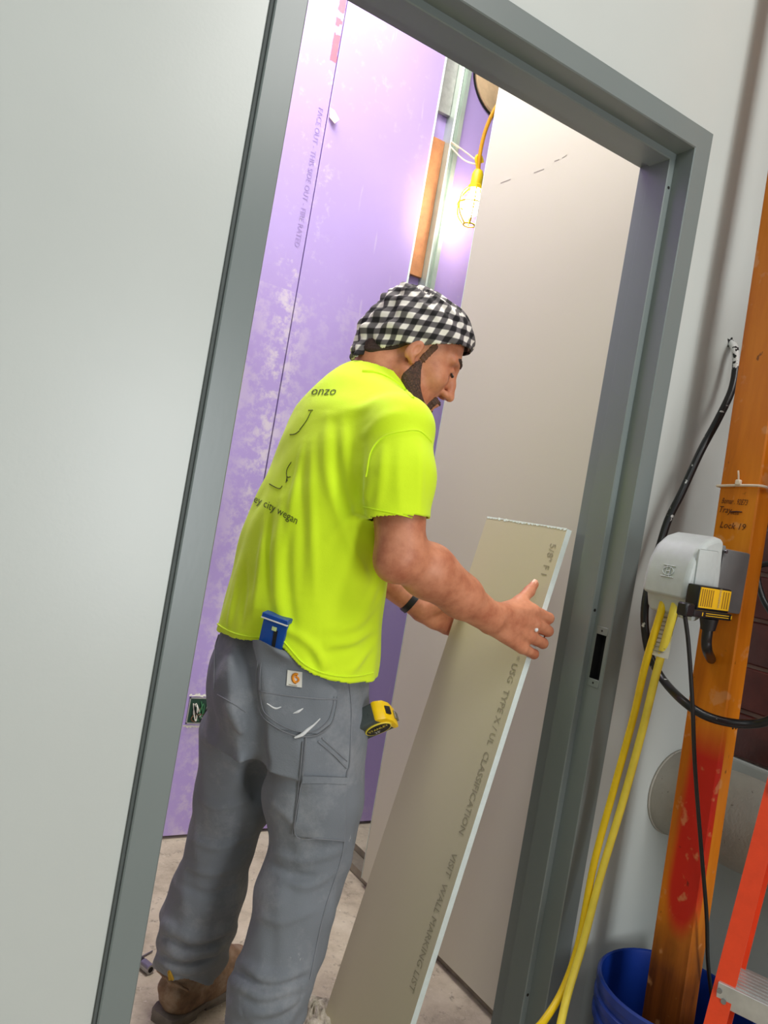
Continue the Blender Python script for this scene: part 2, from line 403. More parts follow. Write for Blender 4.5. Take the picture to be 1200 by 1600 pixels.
# hollow metal door frame with a double rabbet
XL, XR, ZH = 0.422, 1.302, 2.116
door = empty('door_1', (0.862, FACE_Y, 0), 'grey painted steel door frame around the doorway with no door hung', None, None, 'structure')
SY0, SY1 = 1.150, 1.178
prof = [(.067, 1.165), (.067, 1.142), (.065, FACE_Y), (.018, FACE_Y), (.016, 1.142), (.016, SY0), (.016, SY1), (.016, 1.189), (.002, 1.189), (0, 1.191), (0, 1.246),
        (.002, 1.248), (.016, 1.248), (.016, 1.290), (.018, 1.292), (.065, 1.292), (.067, 1.290), (.067, 1.27)]
slot = [PX(943, 992, 1.318)[2], PX(929, 1062, 1.318)[2]]
zt, zb = max(slot), min(slot)
def jamb(side):
    rows = [0.0, zb, zt, None]; V, Fc = [], []
    for z in rows:
        for (wv, y) in prof:
            V.append((XL - wv if side < 0 else XR + wv, y, z if z is not None else ZH + wv))
    n = len(prof)
    for i in range(3):
        for k in range(n - 1):
            if side > 0 and i == 1 and k == 5: continue
            q = (i * n + k, i * n + k + 1, (i + 1) * n + k + 1, (i + 1) * n + k); Fc.append(q if side < 0 else q[::-1])
    return put('frame_jamb', V, Fc, M['frame'], door)
jamb(-1); jr = jamb(1)
V, Fc = [], []; n = len(prof)
for sx in (-1, 1):
    for (wv, y) in prof: V.append((XL - wv if sx < 0 else XR + wv, y, ZH + wv))
for k in range(n - 1): Fc.append((k, k + 1, n + k + 1, n + k))
put('frame_head', V, Fc, M['frame'], door)
# strike pocket: open dark box behind the cut-out plus two bent tabs with screw holes
bm = bmesh.new(); bm_box(bm, (1.3185, SY0 - .001, zb - .001), (1.343, SY1 + .001, zt + .001))
bmesh.ops.delete(bm, geom=[f for f in bm.faces if f.calc_center_median().x < 1.319], context='FACES')
from_bm('strike_pocket', bm, M['dark'], jr, 0)
for (z0, z1) in ((zt - .001, zt + .016), (zb - .016, zb + .001)):
    box('strike_tab', (1.3170, SY0 - .002, z0), (1.3195, SY1 + .002, z1), M['frame'], jr, 0.0006)
    zc = (z0 + z1) / 2; cyl('screw_hole', (1.3168, 1.164, zc), (1.3175, 1.164, zc), 0.0024, M['dark'], jr, 10)
for p in ((1044, 293), (925, 953), (822, 1555)):
    q = PY(*p, 1.189); cyl('silencer_hole', (1.311, 1.1884, q[2]), (1.311, 1.1895, q[2]), 0.0035, M['dark'], jr, 12)
# dark line beside the left jamb
box('edge_line', (0.349, 1.146, 0), (0.3565, 1.152, 2.187), simple('dark_edge_line', (84, 90, 88), 0.7), door, 0.001)

# back wall: purple shaft boards
wb = box('wall_back', (-1.2, BACK_Y + .03, 0), (2.6, BACK_Y + .07, 3.9), M['purple'], None, 0); wb['kind'] = 'structure'
def board(x0, x1, z0=0.012, z1=3.85, name='purple_board', y0=BACK_Y):
    o = box(name, (x0, y0, z0), (x1, y0 + .016, z1), M['purple'], wb, 0.0015); return o
board(-1.2, 1.0430); b2 = board(1.0465, 1.478); b3 = board(1.592, 2.6)
box('board_edge', (1.478, BACK_Y - .001, 0.012), (1.486, BACK_Y + .017, 3.85), M['gypsum'], wb, 0.001)
box('joint_backing', (1.036, BACK_Y + .017, 0), (1.054, BACK_Y + .028, 3.85), M['dark'], wb, 0)
# printing along the joint
text_plane('faint_print', 'FACE OUT - THIS SIDE OUT - FIRE RATED', 0.027, (1.006, BACK_Y - .0006, 2.60), (0, 0, -1.0), (1.0, 0, 0), M['faint_ink'], wb)
# galvanised stud and what shows in the slot beside it
stud = empty('trim_1', (1.565, BACK_Y, 0), kind='structure')
pp = [(1.548, 2.575), (1.548, 2.515), (1.554, 2.512), (1.562, 2.515), (1.564, 2.522), (1.570, 2.522), (1.572, 2.512), (1.588, 2.510), (1.592, 2.515), (1.592, 2.575)]
V = [(x, y, z) for z in (0.0, 3.85) for (x, y) in pp]; m_ = len(pp)
put('metal_stud', V, [(k, k + 1, m_ + k + 1, m_ + k) for k in range(m_ - 1)], M['galv'], stud)
zA, zB, zC, zD = [PY(*p, 2.555)[2] for p in ((706, 185), (690, 220), (650, 432), (712, 90))]
box('wood_blocking', (1.487, 2.550, zC), (1.547, 2.566, zB), M['osb'], stud, 0.001)
box('steel_backing', (1.487, 2.548, zA), (1.547, 2.566, 3.85), M['galv_dull'], stud, 0.001)

# right side of the room: beige board on a floor track
wr = box('wall_right', (1.45, 1.30, 0.028), (1.466, 2.107, 3.7), M['beige'], None, 0.0015); wr['kind'] = 'structure'
box('board_end', (1.4492, 2.1072, 0.028), (1.4668, 2.1088, 3.7), M['gypsum'], wr, 0.0003)
tr = empty('trim_2', (1.5, 1.8, 0), kind='structure')
V = []
for y in (1.29, 2.36):
    for (x, z) in ((1.468, .03), (1.468, .003), (1.555, .003), (1.555, .03)): V.append((x, y, z))
put('floor_track', V, [(k, k + 1, 5 + k, 4 + k) for k in range(3)], M['track'], tr)
box('floor_strip', (1.47, 2.10, 0.003), (1.552, 2.33, 0.008), M['track'], tr, 0.001)
for y in (1.34, 1.75):
    box('stud', (1.469, y, 0.01), (1.554, y + .035, 3.7), M['galv_dull'], tr, 0.001)
# pencil dashes on the beige wall
V, Fc = [], []
for (a, b) in (((782, 286), (798, 280)), ((834, 270), (850, 264)), ((866, 252), (874, 249)), ((878, 247), (886, 242))):
    A, Bp = PX(*a, 1.4494), PX(*b, 1.4494); k = len(V)
    V += [A - UV * .0012, Bp - UV * .0012, Bp + UV * .0012, A + UV * .0012]; Fc.append((k, k + 1, k + 2, k + 3))
put('pencil_dashes', V, Fc, simple('pencil', (150, 144, 130), 0.8), wr)
wl = box('wall_left', (-1.22, 1.285, 0), (-1.2, 2.57, 3.9), M['beige'], None, 0); wl['kind'] = 'structure'

# brick side wall on a grey painted concrete base
ws = box('wall_side', (1.786, -1.2, 0.80), (1.90, 1.15, 3.9), M['mortar'], None, 0); ws['kind'] = 'structure'
CH, BL = 0.112, 0.308
protos = []
for i in range(3):
    bm = bmesh.new(); bm_box(bm, (-.011, -BL / 2 + .005, -CH / 2 + .005), (0.012, BL / 2 - .005, CH / 2 - .005), 0.004)
    for v in bm.verts: v.co += Vector((random.uniform(-.0012, .0012), random.uniform(-.0015, .0015), random.uniform(-.0015, .0015)))
    o = from_bm('brick', bm, M['brick'], None, 60); protos.append(o.data); bpy.data.objects.remove(o)
for r in range(13):
    for k in range(4):
        y = 1.15 - BL / 2 - k * BL - (BL / 2 if r % 2 else 0); 
        if r % 2 and k == 3: continue
        o = bpy.data.objects.new('brick', random.choice(protos)); COL.objects.link(o)
        o.location = (1.786 + random.uniform(-.001, .001), y, 0.80 + CH / 2 + r * CH); attach(o, ws)
    if r % 2:
        o = box('brick', (1.775, 1.15 - BL / 2 + .005, 0.80 + r * CH + .005), (1.798, 1.148, 0.80 + (r + 1) * CH - .005), M['brick'], ws, 0.004)
base = box('trim_3', (1.756, -1.2, 0), (1.90, 1.15, 0.80), M['base'], None, 0.004); base['kind'] = 'structure'

# ================================================================== DRYWALL BOARD
BX0, BX1, BZ = 1.035, 1.27, 1.272     # face x at floor, face x at top, top z
BY0, BY1, BT = 1.273, 1.562, 0.0155
bl = math.hypot(BX1 - BX0, BZ); bu = np.array([(BX1 - BX0) / bl, 0, BZ / bl]); bn = np.array([-bu[2], 0, bu[0]])   # face normal, to the man
def face_x(z): return BX0 + (BX1 - BX0) * z / BZ
bd = empty('drywall_strip', (BX0, (BY0 + BY1) / 2, 0), 'narrow tan drywall strip with printed edge held tilted by the man', 'drywall strip')
o0 = np.array([BX0, BY0, 0.002]); bt = -bn * BT
# paper face with a slightly ragged cut top, gypsum core edges
N = 40; top = [bl + 0.002 * math.sin(k * 1.7) + random.uniform(-.0012, .0012) for k in range(N + 1)]
V, Fc = [], []
for k in range(N + 1):
    y = BY0 + (BY1 - BY0) * k / N
    for s_ in (0, 1):
        for h in (0.0, top[k]): V.append(np.array([BX0, y, 0.002]) + bu * h + bt * s_)
front = [(4 * k, 4 * k + 4, 4 * k + 5, 4 * k + 1) for k in range(N)]
back = [(4 * k + 2, 4 * k + 3, 4 * k + 7, 4 * k + 6) for k in range(N)]
edges = [(4 * k + 1, 4 * k + 5, 4 * k + 7, 4 * k + 3) for k in range(N)] + [(4 * k, 4 * k + 2, 4 * k + 6, 4 * k + 4) for k in range(N)] + [(0, 1, 3, 2), (4 * N, 4 * N + 2, 4 * N + 3, 4 * N + 1)]
put('paper_face', V, front + back, M['board'], bd); put('gypsum_core', V, edges, M['gypsum'], bd)
V, Fc = [], []
for k in range(26):   # torn crumbs along the cut top
    y = BY0 + (BY1 - BY0) * (k + .5) / 26; c = np.array([BX0, y, 0.002]) + bu * (bl + .001) + bn * .0008
    V += [c + np.array([0, -.006, 0]), c + np.array([0, .006, 0]), c + np.array([0, .004, 0]) - bu * random.uniform(.003, .007), c + np.array([0, -.004, 0]) - bu * random.uniform(.002, .006)]
    Fc.append((4 * k, 4 * k + 1, 4 * k + 2, 4 * k + 3))
put('torn_paper', V, Fc, M['gypsum'], bd, kind='stuff')
for (s_, h0, sz) in (('5/8" F I', 1.255, .027), ('* USG  TYPE X / UL  CLASSIFICATION', 0.985, .025), ('VISIT  WALL MARKING LIST', 0.53, .025)):
    text_plane('printed_text', s_, sz, o0 + np.array([0, .036, 0]) + bu * h0 + bn * .0004, -bu, np.array([0, -1.0, 0]), M['ink'], bd)

# ================================================================== SDF ENGINE (organic shapes)
def nrm(q): return np.sqrt(np.einsum('ij,ij->i', q, q))
def smin(a, b, k):
    h = np.maximum(k - np.abs(a - b), 0) / k; return np.minimum(a, b) - h * h * k * 0.25
class Sdf:
    def __init__(s): s.ops = []; s.cuts = []; s.disp = []; s.folds = []
    def cone(s, a, b, ra, rb=None, k=0.02, op='u', clip=None):
        a = np.asarray(a, float); b = np.asarray(b, float); rb = ra if rb is None else rb; ab = b - a; L2 = ab @ ab + 1e-12
        def f(p):
            t = np.clip(((p - a) @ ab) / L2, 0, 1); v = nrm(p - a - t[:, None] * ab) - (ra + (rb - ra) * t)
            return v if clip is None else np.maximum(v, (p - clip[0]) @ clip[1])
        s.ops.append((op, f, (a + b) / 2, math.sqrt(L2) / 2 + max(ra, rb), k)); return s
    def chain(s, pts, rad, k=0.02, op='u'):
        for i in range(len(pts) - 1): s.cone(pts[i], pts[i + 1], rad[i], rad[i + 1], k, op)
        return s
    def ell(s, c, r, Mx=None, k=0.02, op='u'):
        c = np.asarray(c, float); r = np.asarray(r, float); Mx = np.eye(3) if Mx is None else Mx
        def f(p):
            q = (p - c) @ Mx; k0 = nrm(q / r); k1 = nrm(q / (r * r)) + 1e-9
            return k0 * (k0 - 1) / k1
        s.ops.append((op, f, c, float(r.max()), k)); return s
    def slices(s, rows, k=0.03, ex=2.3):
        """rows: (z, x, y, half width across, half depth, yaw deg) - a trunk of superelliptic sections"""
        Rw = np.array(rows, float); zz = np.linspace(Rw[0, 0], Rw[-1, 0], 60)
        A = []
        for j in range(1, 6):
            sp = spline(np.c_[Rw[:, 0], Rw[:, j]], 10); A.append(np.interp(zz, sp[:, 0], sp[:, 1]))
        def f(p):
            z = np.clip(p[:, 2], zz[0], zz[-1]); v = [np.interp(z, zz, q) for q in A]
            cy, sy = np.cos(np.radians(v[4])), np.sin(np.radians(v[4])); dx, dy = p[:, 0] - v[0], p[:, 1] - v[1]
            fx, lx = np.abs(dx * cy + dy * sy) / v[3], np.abs(-dx * sy + dy * cy) / v[2]
            k0 = (fx ** ex + lx ** ex + 1e-9) ** (1 / ex); rad = np.hypot(dx, dy) + 1e-6
            d = np.where(k0 > 0.3, rad * (1 - 1 / np.maximum(k0, 1e-3)), -0.15)
            dz = np.abs(p[:, 2] - z); return np.where(dz > 0, np.hypot(np.maximum(d, 0), dz) + np.minimum(d, 0) * 0.0, d)
        c = Rw[:, [1, 2, 0]].mean(0); s.ops.append(('u', f, c, 0.5 * (Rw[-1, 0] - Rw[0, 0]) + 0.25, k)); return s
    def cut(s, f): s.cuts.append(f); return s
    def fold(s, P, amp, wd):
        """a crease: raised (amp > 0) or sunk ridge along a polyline on the surface, fading at both ends"""
        P = np.asarray(P, float); c = (P.max(0) + P.min(0)) / 2; r = nrm(P - c).max() + 3 * wd; n_ = len(P) - 1
        def f(p):
            best = np.full(len(p), 9.0); bt = np.zeros(len(p))
            for i in range(n_):
                a = P[i]; ab = P[i + 1] - a; t = np.clip(((p - a) @ ab) / (ab @ ab + 1e-12), 0, 1); d = nrm(p - a - t[:, None] * ab); m = d < best
                best[m] = d[m]; bt[m] = (i + t[m]) / n_
            return -amp * np.exp(-(best / wd) ** 2) * np.sin(np.pi * np.clip(bt, 0.03, 0.97)) ** .7
        s.folds.append((f, c, r)); return s
    def __call__(s, p, cull=False, far=0.07):
        d = np.full(len(p), far if cull else 9.0)
        if cull and len(p):
            lo_b, hi_b = p.min(0), p.max(0); mid = (lo_b + hi_b) / 2; Rb = np.linalg.norm(hi_b - mid)
        for op, f, c, r, k in s.ops:
            if cull:
                if np.linalg.norm(c - mid) > r + far + Rb: continue
                q = p - c; idx = np.nonzero(np.einsum('ij,ij->i', q, q) < (r + far) ** 2)[0]
                if not len(idx): continue
                v = f(p[idx]); a = d[idx]
                d[idx] = smin(a, v, k) if op == 'u' else -smin(-a, v, k)
            else:
                v = f(p); d = smin(d, v, k) if op == 'u' else -smin(-d, v, k)
        for f, c, r in s.folds:
            if cull and (not len(p) or np.linalg.norm(c - mid) > r + Rb): continue
            q = p - c; idx = np.nonzero(np.einsum('ij,ij->i', q, q) < r * r)[0]
            if len(idx): d[idx] += f(p[idx])
        for g in s.disp: d = d + g(p)
        for g in s.cuts: d = np.maximum(d, g(p))
        return d
    def grad(s, p, e=0.0015, cull=True):
        g = np.zeros_like(p)
        for o in ((1, -1, -1), (-1, -1, 1), (-1, 1, -1), (1, 1, 1)):
            o = np.array(o, float); g += o * s(p + o * e, cull)[:, None]
        return g / (np.linalg.norm(g, axis=1)[:, None] + 1e-12)
    def hit(s, px):
        """points where rays through the given photo pixels first meet the surface"""
        px = np.atleast_2d(np.asarray(px, float)); D = np.array([ray(x, y) for x, y in px]); Ln = np.linalg.norm(D, axis=1); D /= Ln[:, None]
        t = np.full(len(px), 0.9); bd = np.full(len(px), 9.0); bt_ = t.copy()
        live = np.arange(len(px))
        for _ in range(80):
            d = s(CAM + D[live] * t[live, None]); b_ = np.abs(d) < bd[live]; bd[live[b_]] = np.abs(d[b_]); bt_[live[b_]] = t[live[b_]]
            t[live] += np.clip(d, -0.05, 0.08) * 0.8
            live = live[np.abs(d) > 0.0003]
            if not len(live): break
        P = CAM + D * bt_[:, None]
        for _ in range(6):
            m = np.nonzero(bd > .0008)[0]
            if not len(m): break
            d = s(P[m]); P[m] -= s.grad(P[m], .004, False) * d[:, None] * .9; bd[m] = np.abs(s(P[m]))
        return P
def nets(S, lo, hi, h, B=8):
    lo = np.asarray(lo, float); nb = np.ceil((np.asarray(hi) - lo) / (h * B)).astype(int)
    gi = np.stack(np.meshgrid(*[np.arange(n) for n in nb], indexing='ij'), -1).reshape(-1, 3)
    d = S(lo + (gi + 0.5) * B * h); gi = gi[np.abs(d) < B * h * 1.5]; gi = gi[np.lexsort((gi[:, 2], gi[:, 1] // 4, gi[:, 0] // 4))]
    NY, NZ = nb[1] * B + 2, nb[2] * B + 2
    off = np.stack(np.meshgrid(*[np.arange(B + 1)] * 3, indexing='ij'), -1).reshape(-1, 3)
    ids, pos, quads = [], [], []
    def gid(a): return (a[..., 0] * NY + a[..., 1]) * NZ + a[..., 2]
    cor = np.array([(i, j, k) for i in (0, 1) for j in (0, 1) for k in (0, 1)])
    E12 = [(a, b) for a in range(8) for b in range(a + 1, 8) if np.abs(cor[a] - cor[b]).sum() == 1]
    for c0 in range(0, len(gi), 64):
        g = gi[c0:c0 + 64]; ip = g[:, None, :] * B + off[None]
        D = S((lo + ip.reshape(-1, 3) * h), True).reshape(len(g), B + 1, B + 1, B + 1)
        C8 = np.stack([D[:, i:B + i, j:B + j, k:B + k] for i, j, k in cor], -1)
        neg = C8 < 0; act = neg.any(-1) & ~neg.all(-1)
        bi, ci, cj, ck = np.nonzero(act); v = C8[bi, ci, cj, ck]; acc = np.zeros((len(v), 3)); cnt = np.zeros(len(v))
        for a, b in E12:
            m = (v[:, a] < 0) != (v[:, b] < 0); t = np.where(m, v[:, a] / (v[:, a] - v[:, b] + 1e-20), 0)
            acc += np.where(m[:, None], cor[a] + (cor[b] - cor[a]) * t[:, None], 0); cnt += m
        cell = g[bi] * B + np.stack([ci, cj, ck], -1); ids.append(gid(cell)); pos.append(lo + (cell + acc / cnt[:, None]) * h)
        sg = D < 0
        for ax in range(3):
            o = [0, 0, 0]; o[ax] = 1
            s0 = sg[:, :B, :B, :B]; s1 = sg[:, o[0]:B + o[0], o[1]:B + o[1], o[2]:B + o[2]]
            bi, i, j, k = np.nonzero(s0 != s1); pt = g[bi] * B + np.stack([i, j, k], -1); fl = s0[bi, i, j, k]
            u = np.zeros(3, int); u[(ax + 1) % 3] = 1; w_ = np.zeros(3, int); w_[(ax + 2) % 3] = 1
            q = np.stack([gid(pt - u - w_), gid(pt - w_), gid(pt), gid(pt - u)], -1)
            quads.append(np.where(fl[:, None], q, q[:, ::-1]))
    ids = np.concatenate(ids); pos = np.concatenate(pos); quads = np.concatenate(quads)
    od = np.argsort(ids); sid = ids[od]; f = np.searchsorted(sid, quads); f = np.clip(f, 0, len(sid) - 1)
    ok = (sid[f] == quads).all(1); Fq = od[f[ok]]
    for c0 in range(0, len(pos), 3000):
        q = pos[c0:c0 + 3000]; dd = S(q, True); pos[c0:c0 + 3000] = q - S.grad(q) * np.clip(dd, -h, h)[:, None] * 0.95
    return pos, Fq
def sdf_obj(name, S, lo, hi, h, mat, parent, drop=None, solid=0.0):
    V, Fq = nets(S, lo, hi, h)
    if drop is not None:
        bad = drop(V); Fq = Fq[~bad[Fq].all(1)]
        used = np.unique(Fq); mp = np.full(len(V), -1); mp[used] = np.arange(len(used)); V = V[used]; Fq = mp[Fq]
    me = bpy.data.meshes.new(name); me.vertices.add(len(V)); me.vertices.foreach_set('co', V.astype(np.float32).ravel())
    me.loops.add(len(Fq) * 4); me.loops.foreach_set('vertex_index', Fq.astype(np.int32).ravel())
    me.polygons.add(len(Fq)); me.polygons.foreach_set('loop_start', np.arange(0, len(Fq) * 4, 4, dtype=np.int32))
    me.polygons.foreach_set('use_smooth', np.ones(len(Fq), bool)); me.update(calc_edges=True); me.validate()
    me.materials.append(mat); o = bpy.data.objects.new(name, me); COL.objects.link(o); attach(o, parent)
    if solid:
        md = o.modifiers.new('thickness', 'SOLIDIFY'); md.thickness = solid; md.offset = -1
    return o, V
def waves(p, dirs, amps, freqs, warp=1.6, seed=0):
    out = np.zeros(len(p)); r = np.random.default_rng(seed)
    for dv, a, fq in zip(dirs, amps, freqs):
        ph = r.uniform(0, 6, 3); q = p @ unit(dv)
        out += a * np.sin(q * fq + ph[0] + warp * np.sin(p[:, 2] * 9 + p[:, 0] * 11 + ph[1]) + 0.7 * warp * np.sin(p[:, 1] * 17 - p[:, 2] * 6 + ph[2]))
    return out
def sstep(a, b, x): t = np.clip((x - a) / (b - a), 0, 1); return t * t * (3 - 2 * t)

# ================================================================== PERSON
person = empty('person', (0.76, 1.47, 0), 'man in neon yellow t-shirt, plaid bandana and dusty grey work trousers gripping the drywall strip', 'person')
A3 = np.array
# --- head frame
hy, hp = math.radians(-24), math.radians(23)
hfw = A3([math.cos(hy) * math.cos(hp), math.sin(hy) * math.cos(hp), -math.sin(hp)])
hlf = A3([-math.sin(hy), math.cos(hy), 0.0]); hup = np.cross(hfw, hlf); HM = np.stack([hfw, hlf, hup], 1)
ear = PY(650, 546, 1.36); HS = 1.02
HC = ear - HM @ A3([-.005, -.078, -.008]) * HS
def H(x, y, z): return HC + HM @ A3([x, y, z]) * HS
# --- arm joints
shR, shL = PY(621, 672, 1.27), A3([0.80, 1.655, 1.425])
elR, wrR = PY(626, 866, 1.215), PY(766, 965, 1.243)
elL, wrL = A3([0.895, 1.70, 1.165]), PY(657, 949, 1.575)

def build_body():
    S = Sdf()
    # hidden trunk and legs, inside the clothes
    S.slices([(0.80, .75, 1.48, .14, .105, 20), (1.0, .748, 1.475, .14, .10, 14), (1.18, .752, 1.47, .15, .105, 6), (1.34, .79, 1.46, .16, .105, 0), (1.44, .81, 1.455, .13, .08, 0)], k=.04)
    S.chain([A3([.80, 1.62, 1.42]), A3([.82, 1.46, 1.46]), A3([.80, 1.30, 1.42])], [.05, .06, .05], k=.04)
    S.chain([A3([.78, 1.40, .84]), A3([.80, 1.385, .52]), A3([.757, 1.354, .10])], [.075, .055, .04], k=.03)
    S.chain([A3([.72, 1.565, .84]), A3([.70, 1.605, .50]), A3([.712, 1.673, .10])], [.075, .055, .04], k=.03)
    # neck
    S.chain([A3([.82, 1.455, 1.47]), H(-.052, 0, -.045)], [.066, .058], k=.03)
    S.cone(A3([.87, 1.45, 1.47]), H(.03, 0, -.085), .05, .045, k=.03)
    # head
    S.ell(H(-.006, 0, .035), A3([.098, .077, .088]) * HS, HM, k=.02)
    S.ell(H(.034, 0, -.03), A3([.060, .057, .085]) * HS, HM, k=.03)
    for s_ in (-1, 1):
        S.cone(H(.0, s_ * .052, -.055), H(.062, s_ * .022, -.100), .022, .02, k=.025)
        S.ell(H(.062, s_ * .040, -.022), A3([.024, .02, .022]), HM, k=.02)          # cheekbone
        S.cone(H(.088, s_ * .012, .031), H(.074, s_ * .048, .026), .010, .010, k=.014)  # brow
        S.ell(H(.0905, s_ * .030, .009), A3([.012, .016, .011]), HM, k=.012, op='s')   # socket
        S.ell(H(.078, s_ * .031, .006), A3([.0135, .014, .0125]), HM, k=.004)          # lid
        S.ell(H(.101, s_ * .014, -.036), A3([.012, .008, .008]), HM, k=.006)           # nostril wing
        S.ell(H(.108, s_ * .008, -.044), A3([.005, .0035, .004]), HM, k=.003, op='s')
        Mr = HM @ np.array([[math.cos(.3), 0, math.sin(.3)], [0, 1, 0], [-math.sin(.3), 0, math.cos(.3)]])
        S.ell(H(-.008, s_ * .079, -.010), A3([.014, .009, .025]), Mr, k=.006)          # ear
        S.ell(H(-.003, s_ * .088, -.007), A3([.007, .006, .013]), Mr, k=.004, op='s')
        S.cone(H(-.002, s_ * .076, -.030), H(.002, s_ * .075, -.033), .007, .006, k=.006)
    S.ell(H(.080, 0, -.103), A3([.022, .025, .018]), HM, k=.02)
    S.chain([H(.092, 0, .022), H(.104, 0, -.010), H(.1155, 0, -.033)], [.0078, .0082, .0102], k=.012)
    S.cone(H(.092, -.018, -.0655), H(.092, .018, -.0655), .0085, k=.006); S.cone(H(.0985, -.006, -.063), H(.0985, .006, -.063), .007, k=.006)
    S.cone(H(.090, -.014, -.078), H(.090, .014, -.078), .009, k=.006)
    S.cone(H(.105, -.02, -.0715), H(.105, .02, -.0715), .0022, k=.003, op='s')
    # right arm
    d = unit(elR - shR)
    S.chain([shR, shR + (elR - shR) * .5, elR], [.056, .054, .046], k=.02)
    f1 = elR + (wrR - elR) * .28 + A3([0, 0, .004]); f2 = elR + (wrR - elR) * .65
    S.chain([elR, f1, f2, wrR], [.045, .051, .041, .033], k=.02)
    S.cone(f1 + A3([.0, -.012, .012]), f2 + A3([0, -.01, .012]), .030, .022, k=.03)
    S.ell(elR + A3([-.018, -.006, -.022]), A3([.028, .026, .028]), k=.03)
    # left arm
    S.chain([shL, elL], [.055, .046], k=.02)
    g1 = elL + (wrL - elL) * .3
    S.chain([elL, g1, wrL], [.044, .045, .031], k=.02)
    hand(S, 1); hand(S, -1)
    # tendons
    return S
FING = {}
def hand(S, side):
    if side > 0:
        Wp = wrR
        mcp = [PY(834, 955, 1.246), PY(836, 975, 1.243), PY(829, 995, 1.245), PY(816, 1012, 1.249)]
        pip = [PY(857, 966, 1.2565), PY(856, 986, 1.2555), PY(848, 1005, 1.2565), PY(834, 1022, 1.260)]
        th = [PY(788, 958, 1.262), PY(812, 940, 1.268), PY(827, 924, 1.279), PY(835, 913, 1.2845)]
        dv = 1.0
    else:
        Wp = wrL
        mcp = [PY(694, 950, 1.590), PY(698, 961, 1.592), PY(699, 972, 1.592), PY(696, 983, 1.590)]
        pip = [A3([face_x(m[2]) + BT + .012, 1.582, m[2] - .008]) for m in mcp]
        th = [Wp + A3([.03, -.012, .012]), Wp + A3([.06, -.03, .03]), A3([face_x(1.04) - .012, 1.545, 1.045]), A3([face_x(1.06) - .009, 1.525, 1.065])]
        dv = -1.0
    rad = [(.0142, .0126, .0106, .0088), (.0142, .0126, .0106, .0090), (.0138, .0122, .0104, .0086), (.0130, .0110, .0094, .0078)]
    cen = (mcp[1] + mcp[2]) / 2
    ax = unit(cen - Wp); lat = unit(mcp[0] - mcp[3]); nr = unit(np.cross(ax, lat)); lat = np.cross(nr, ax)
    off = A3([0, dv * .008, 0])
    S.ell(Wp + (cen - Wp) * .52 + off, A3([.050, .039, .0175]), np.stack([ax, lat, nr], 1), k=.02)
    for i in range(4):
        st = Wp + lat * (.016 - .0105 * i) + ax * .004
        S.cone(st, mcp[i], .0170, .0140, k=.012)
        xb = face_x(mcp[i][2]) + BT
        dip = A3([max(pip[i][0], xb + .0122), pip[i][1] + dv * .024, pip[i][2] - .003])
        tip = A3([xb + .0108, dip[1] + dv * .019, dip[2] - .003])
        P4 = [mcp[i], pip[i], dip, tip]; FING[(side, i)] = P4
        r = rad[i]
        for j in range(3): S.cone(P4[j], P4[j + 1], r[j], r[j + 1], k=.0035)
    S.chain([Wp + (th[0] - Wp) * .3, th[0], th[1]], [.022, .0180, .0145], k=.016)
    S.cone(th[0], (mcp[0] + th[1]) / 2, .012, .009, k=.02)
    S.chain([th[1], th[2], th[3]], [.0140, .0122, .0098], k=.006)
    FING[(side, 't')] = th
BODY = build_body()
body, _ = sdf_obj('body', BODY, (.52, 1.12, .02), (1.40, 1.80, 1.80), .0032, M['skin'], person)
# thumb nail
th = FING[(1, 't')]; ta = unit(th[3] - th[2]); tn = unit(A3([-.8, -.5, .1]) - ta * (A3([-.8, -.5, .1]) @ ta)); tl = np.cross(ta, tn)
V, Fc = [], []
for i in range(5):
    for j in range(5):
        a_, l_ = (i / 4 - .5) * .011, (j / 4 - .5) * .010
        V.append(th[3] + ta * (a_ + .001) + tl * l_ + tn * (.0099 - 26 * l_ * l_))
for i in range(4):
    for j in range(4): Fc.append((i * 5 + j, i * 5 + j + 1, i * 5 + j + 6, i * 5 + j + 5))
put('thumb_nail', V, Fc, M['nail'], person, smooth=True)
S = Sdf(); pc = BODY.hit([(838, 984)])[0]; S.ell(pc, A3([.005, .0035, .005])); sdf_obj('plaster_blob', S, pc - .01, pc + .01, .0015, M['plaster'], person)

# --- face hair, brows, eyes
def hair_part(name, add, off, lo, hi, h=.0028):
    S = Sdf(); add(S); S.cut(lambda p: BODY(p) - off - .0012 * np.sin(p[:, 0] * 900) * np.sin(p[:, 2] * 800 + p[:, 1] * 700))
    o, _ = sdf_obj(name, S, lo, hi, h, M['hair'], person); return o
def beard(S):
    for s_ in (-1, 1):
        S.cone(H(.017, s_ * .068, -.030), H(.017, s_ * .060, -.056), .0095, .021, k=.01)
        S.cone(H(.016, s_ * .054, -.062), H(.055, s_ * .035, -.098), .023, .025, k=.01)
        S.cone(H(.055, s_ * .035, -.098), H(.092, s_ * .008, -.108), .020, .024, k=.01)
        S.cone(H(.104, s_ * .004, -.0545), H(.092, s_ * .026, -.060), .0075, .006, k=.006)
        S.cone(H(.092, s_ * .026, -.060), H(.084, s_ * .028, -.088), .006, .010, k=.006)
    S.ell(H(.094, 0, -.088), A3([.012, .013, .010]), HM, k=.01)
lo_, hi_ = HC - .17, HC + .17
hair_part('beard', beard, .0022, lo_, hi_, .0022).data.materials[0] = M['stubble']
M['sideburn'] = simple('thin_sideburn', (104, 70, 53), .7, var=.12, scale=260, bump=.4)
for s_ in (-1, 1):
    hair_part('sideburn', lambda S: S.chain([H(.025, s_ * .073, .020), H(.019, s_ * .072, -.012), H(.018, s_ * .070, -.036)], [.0075, .0075, .0105], k=.008), .0013, lo_, hi_, .0022).data.materials[0] = M['sideburn']
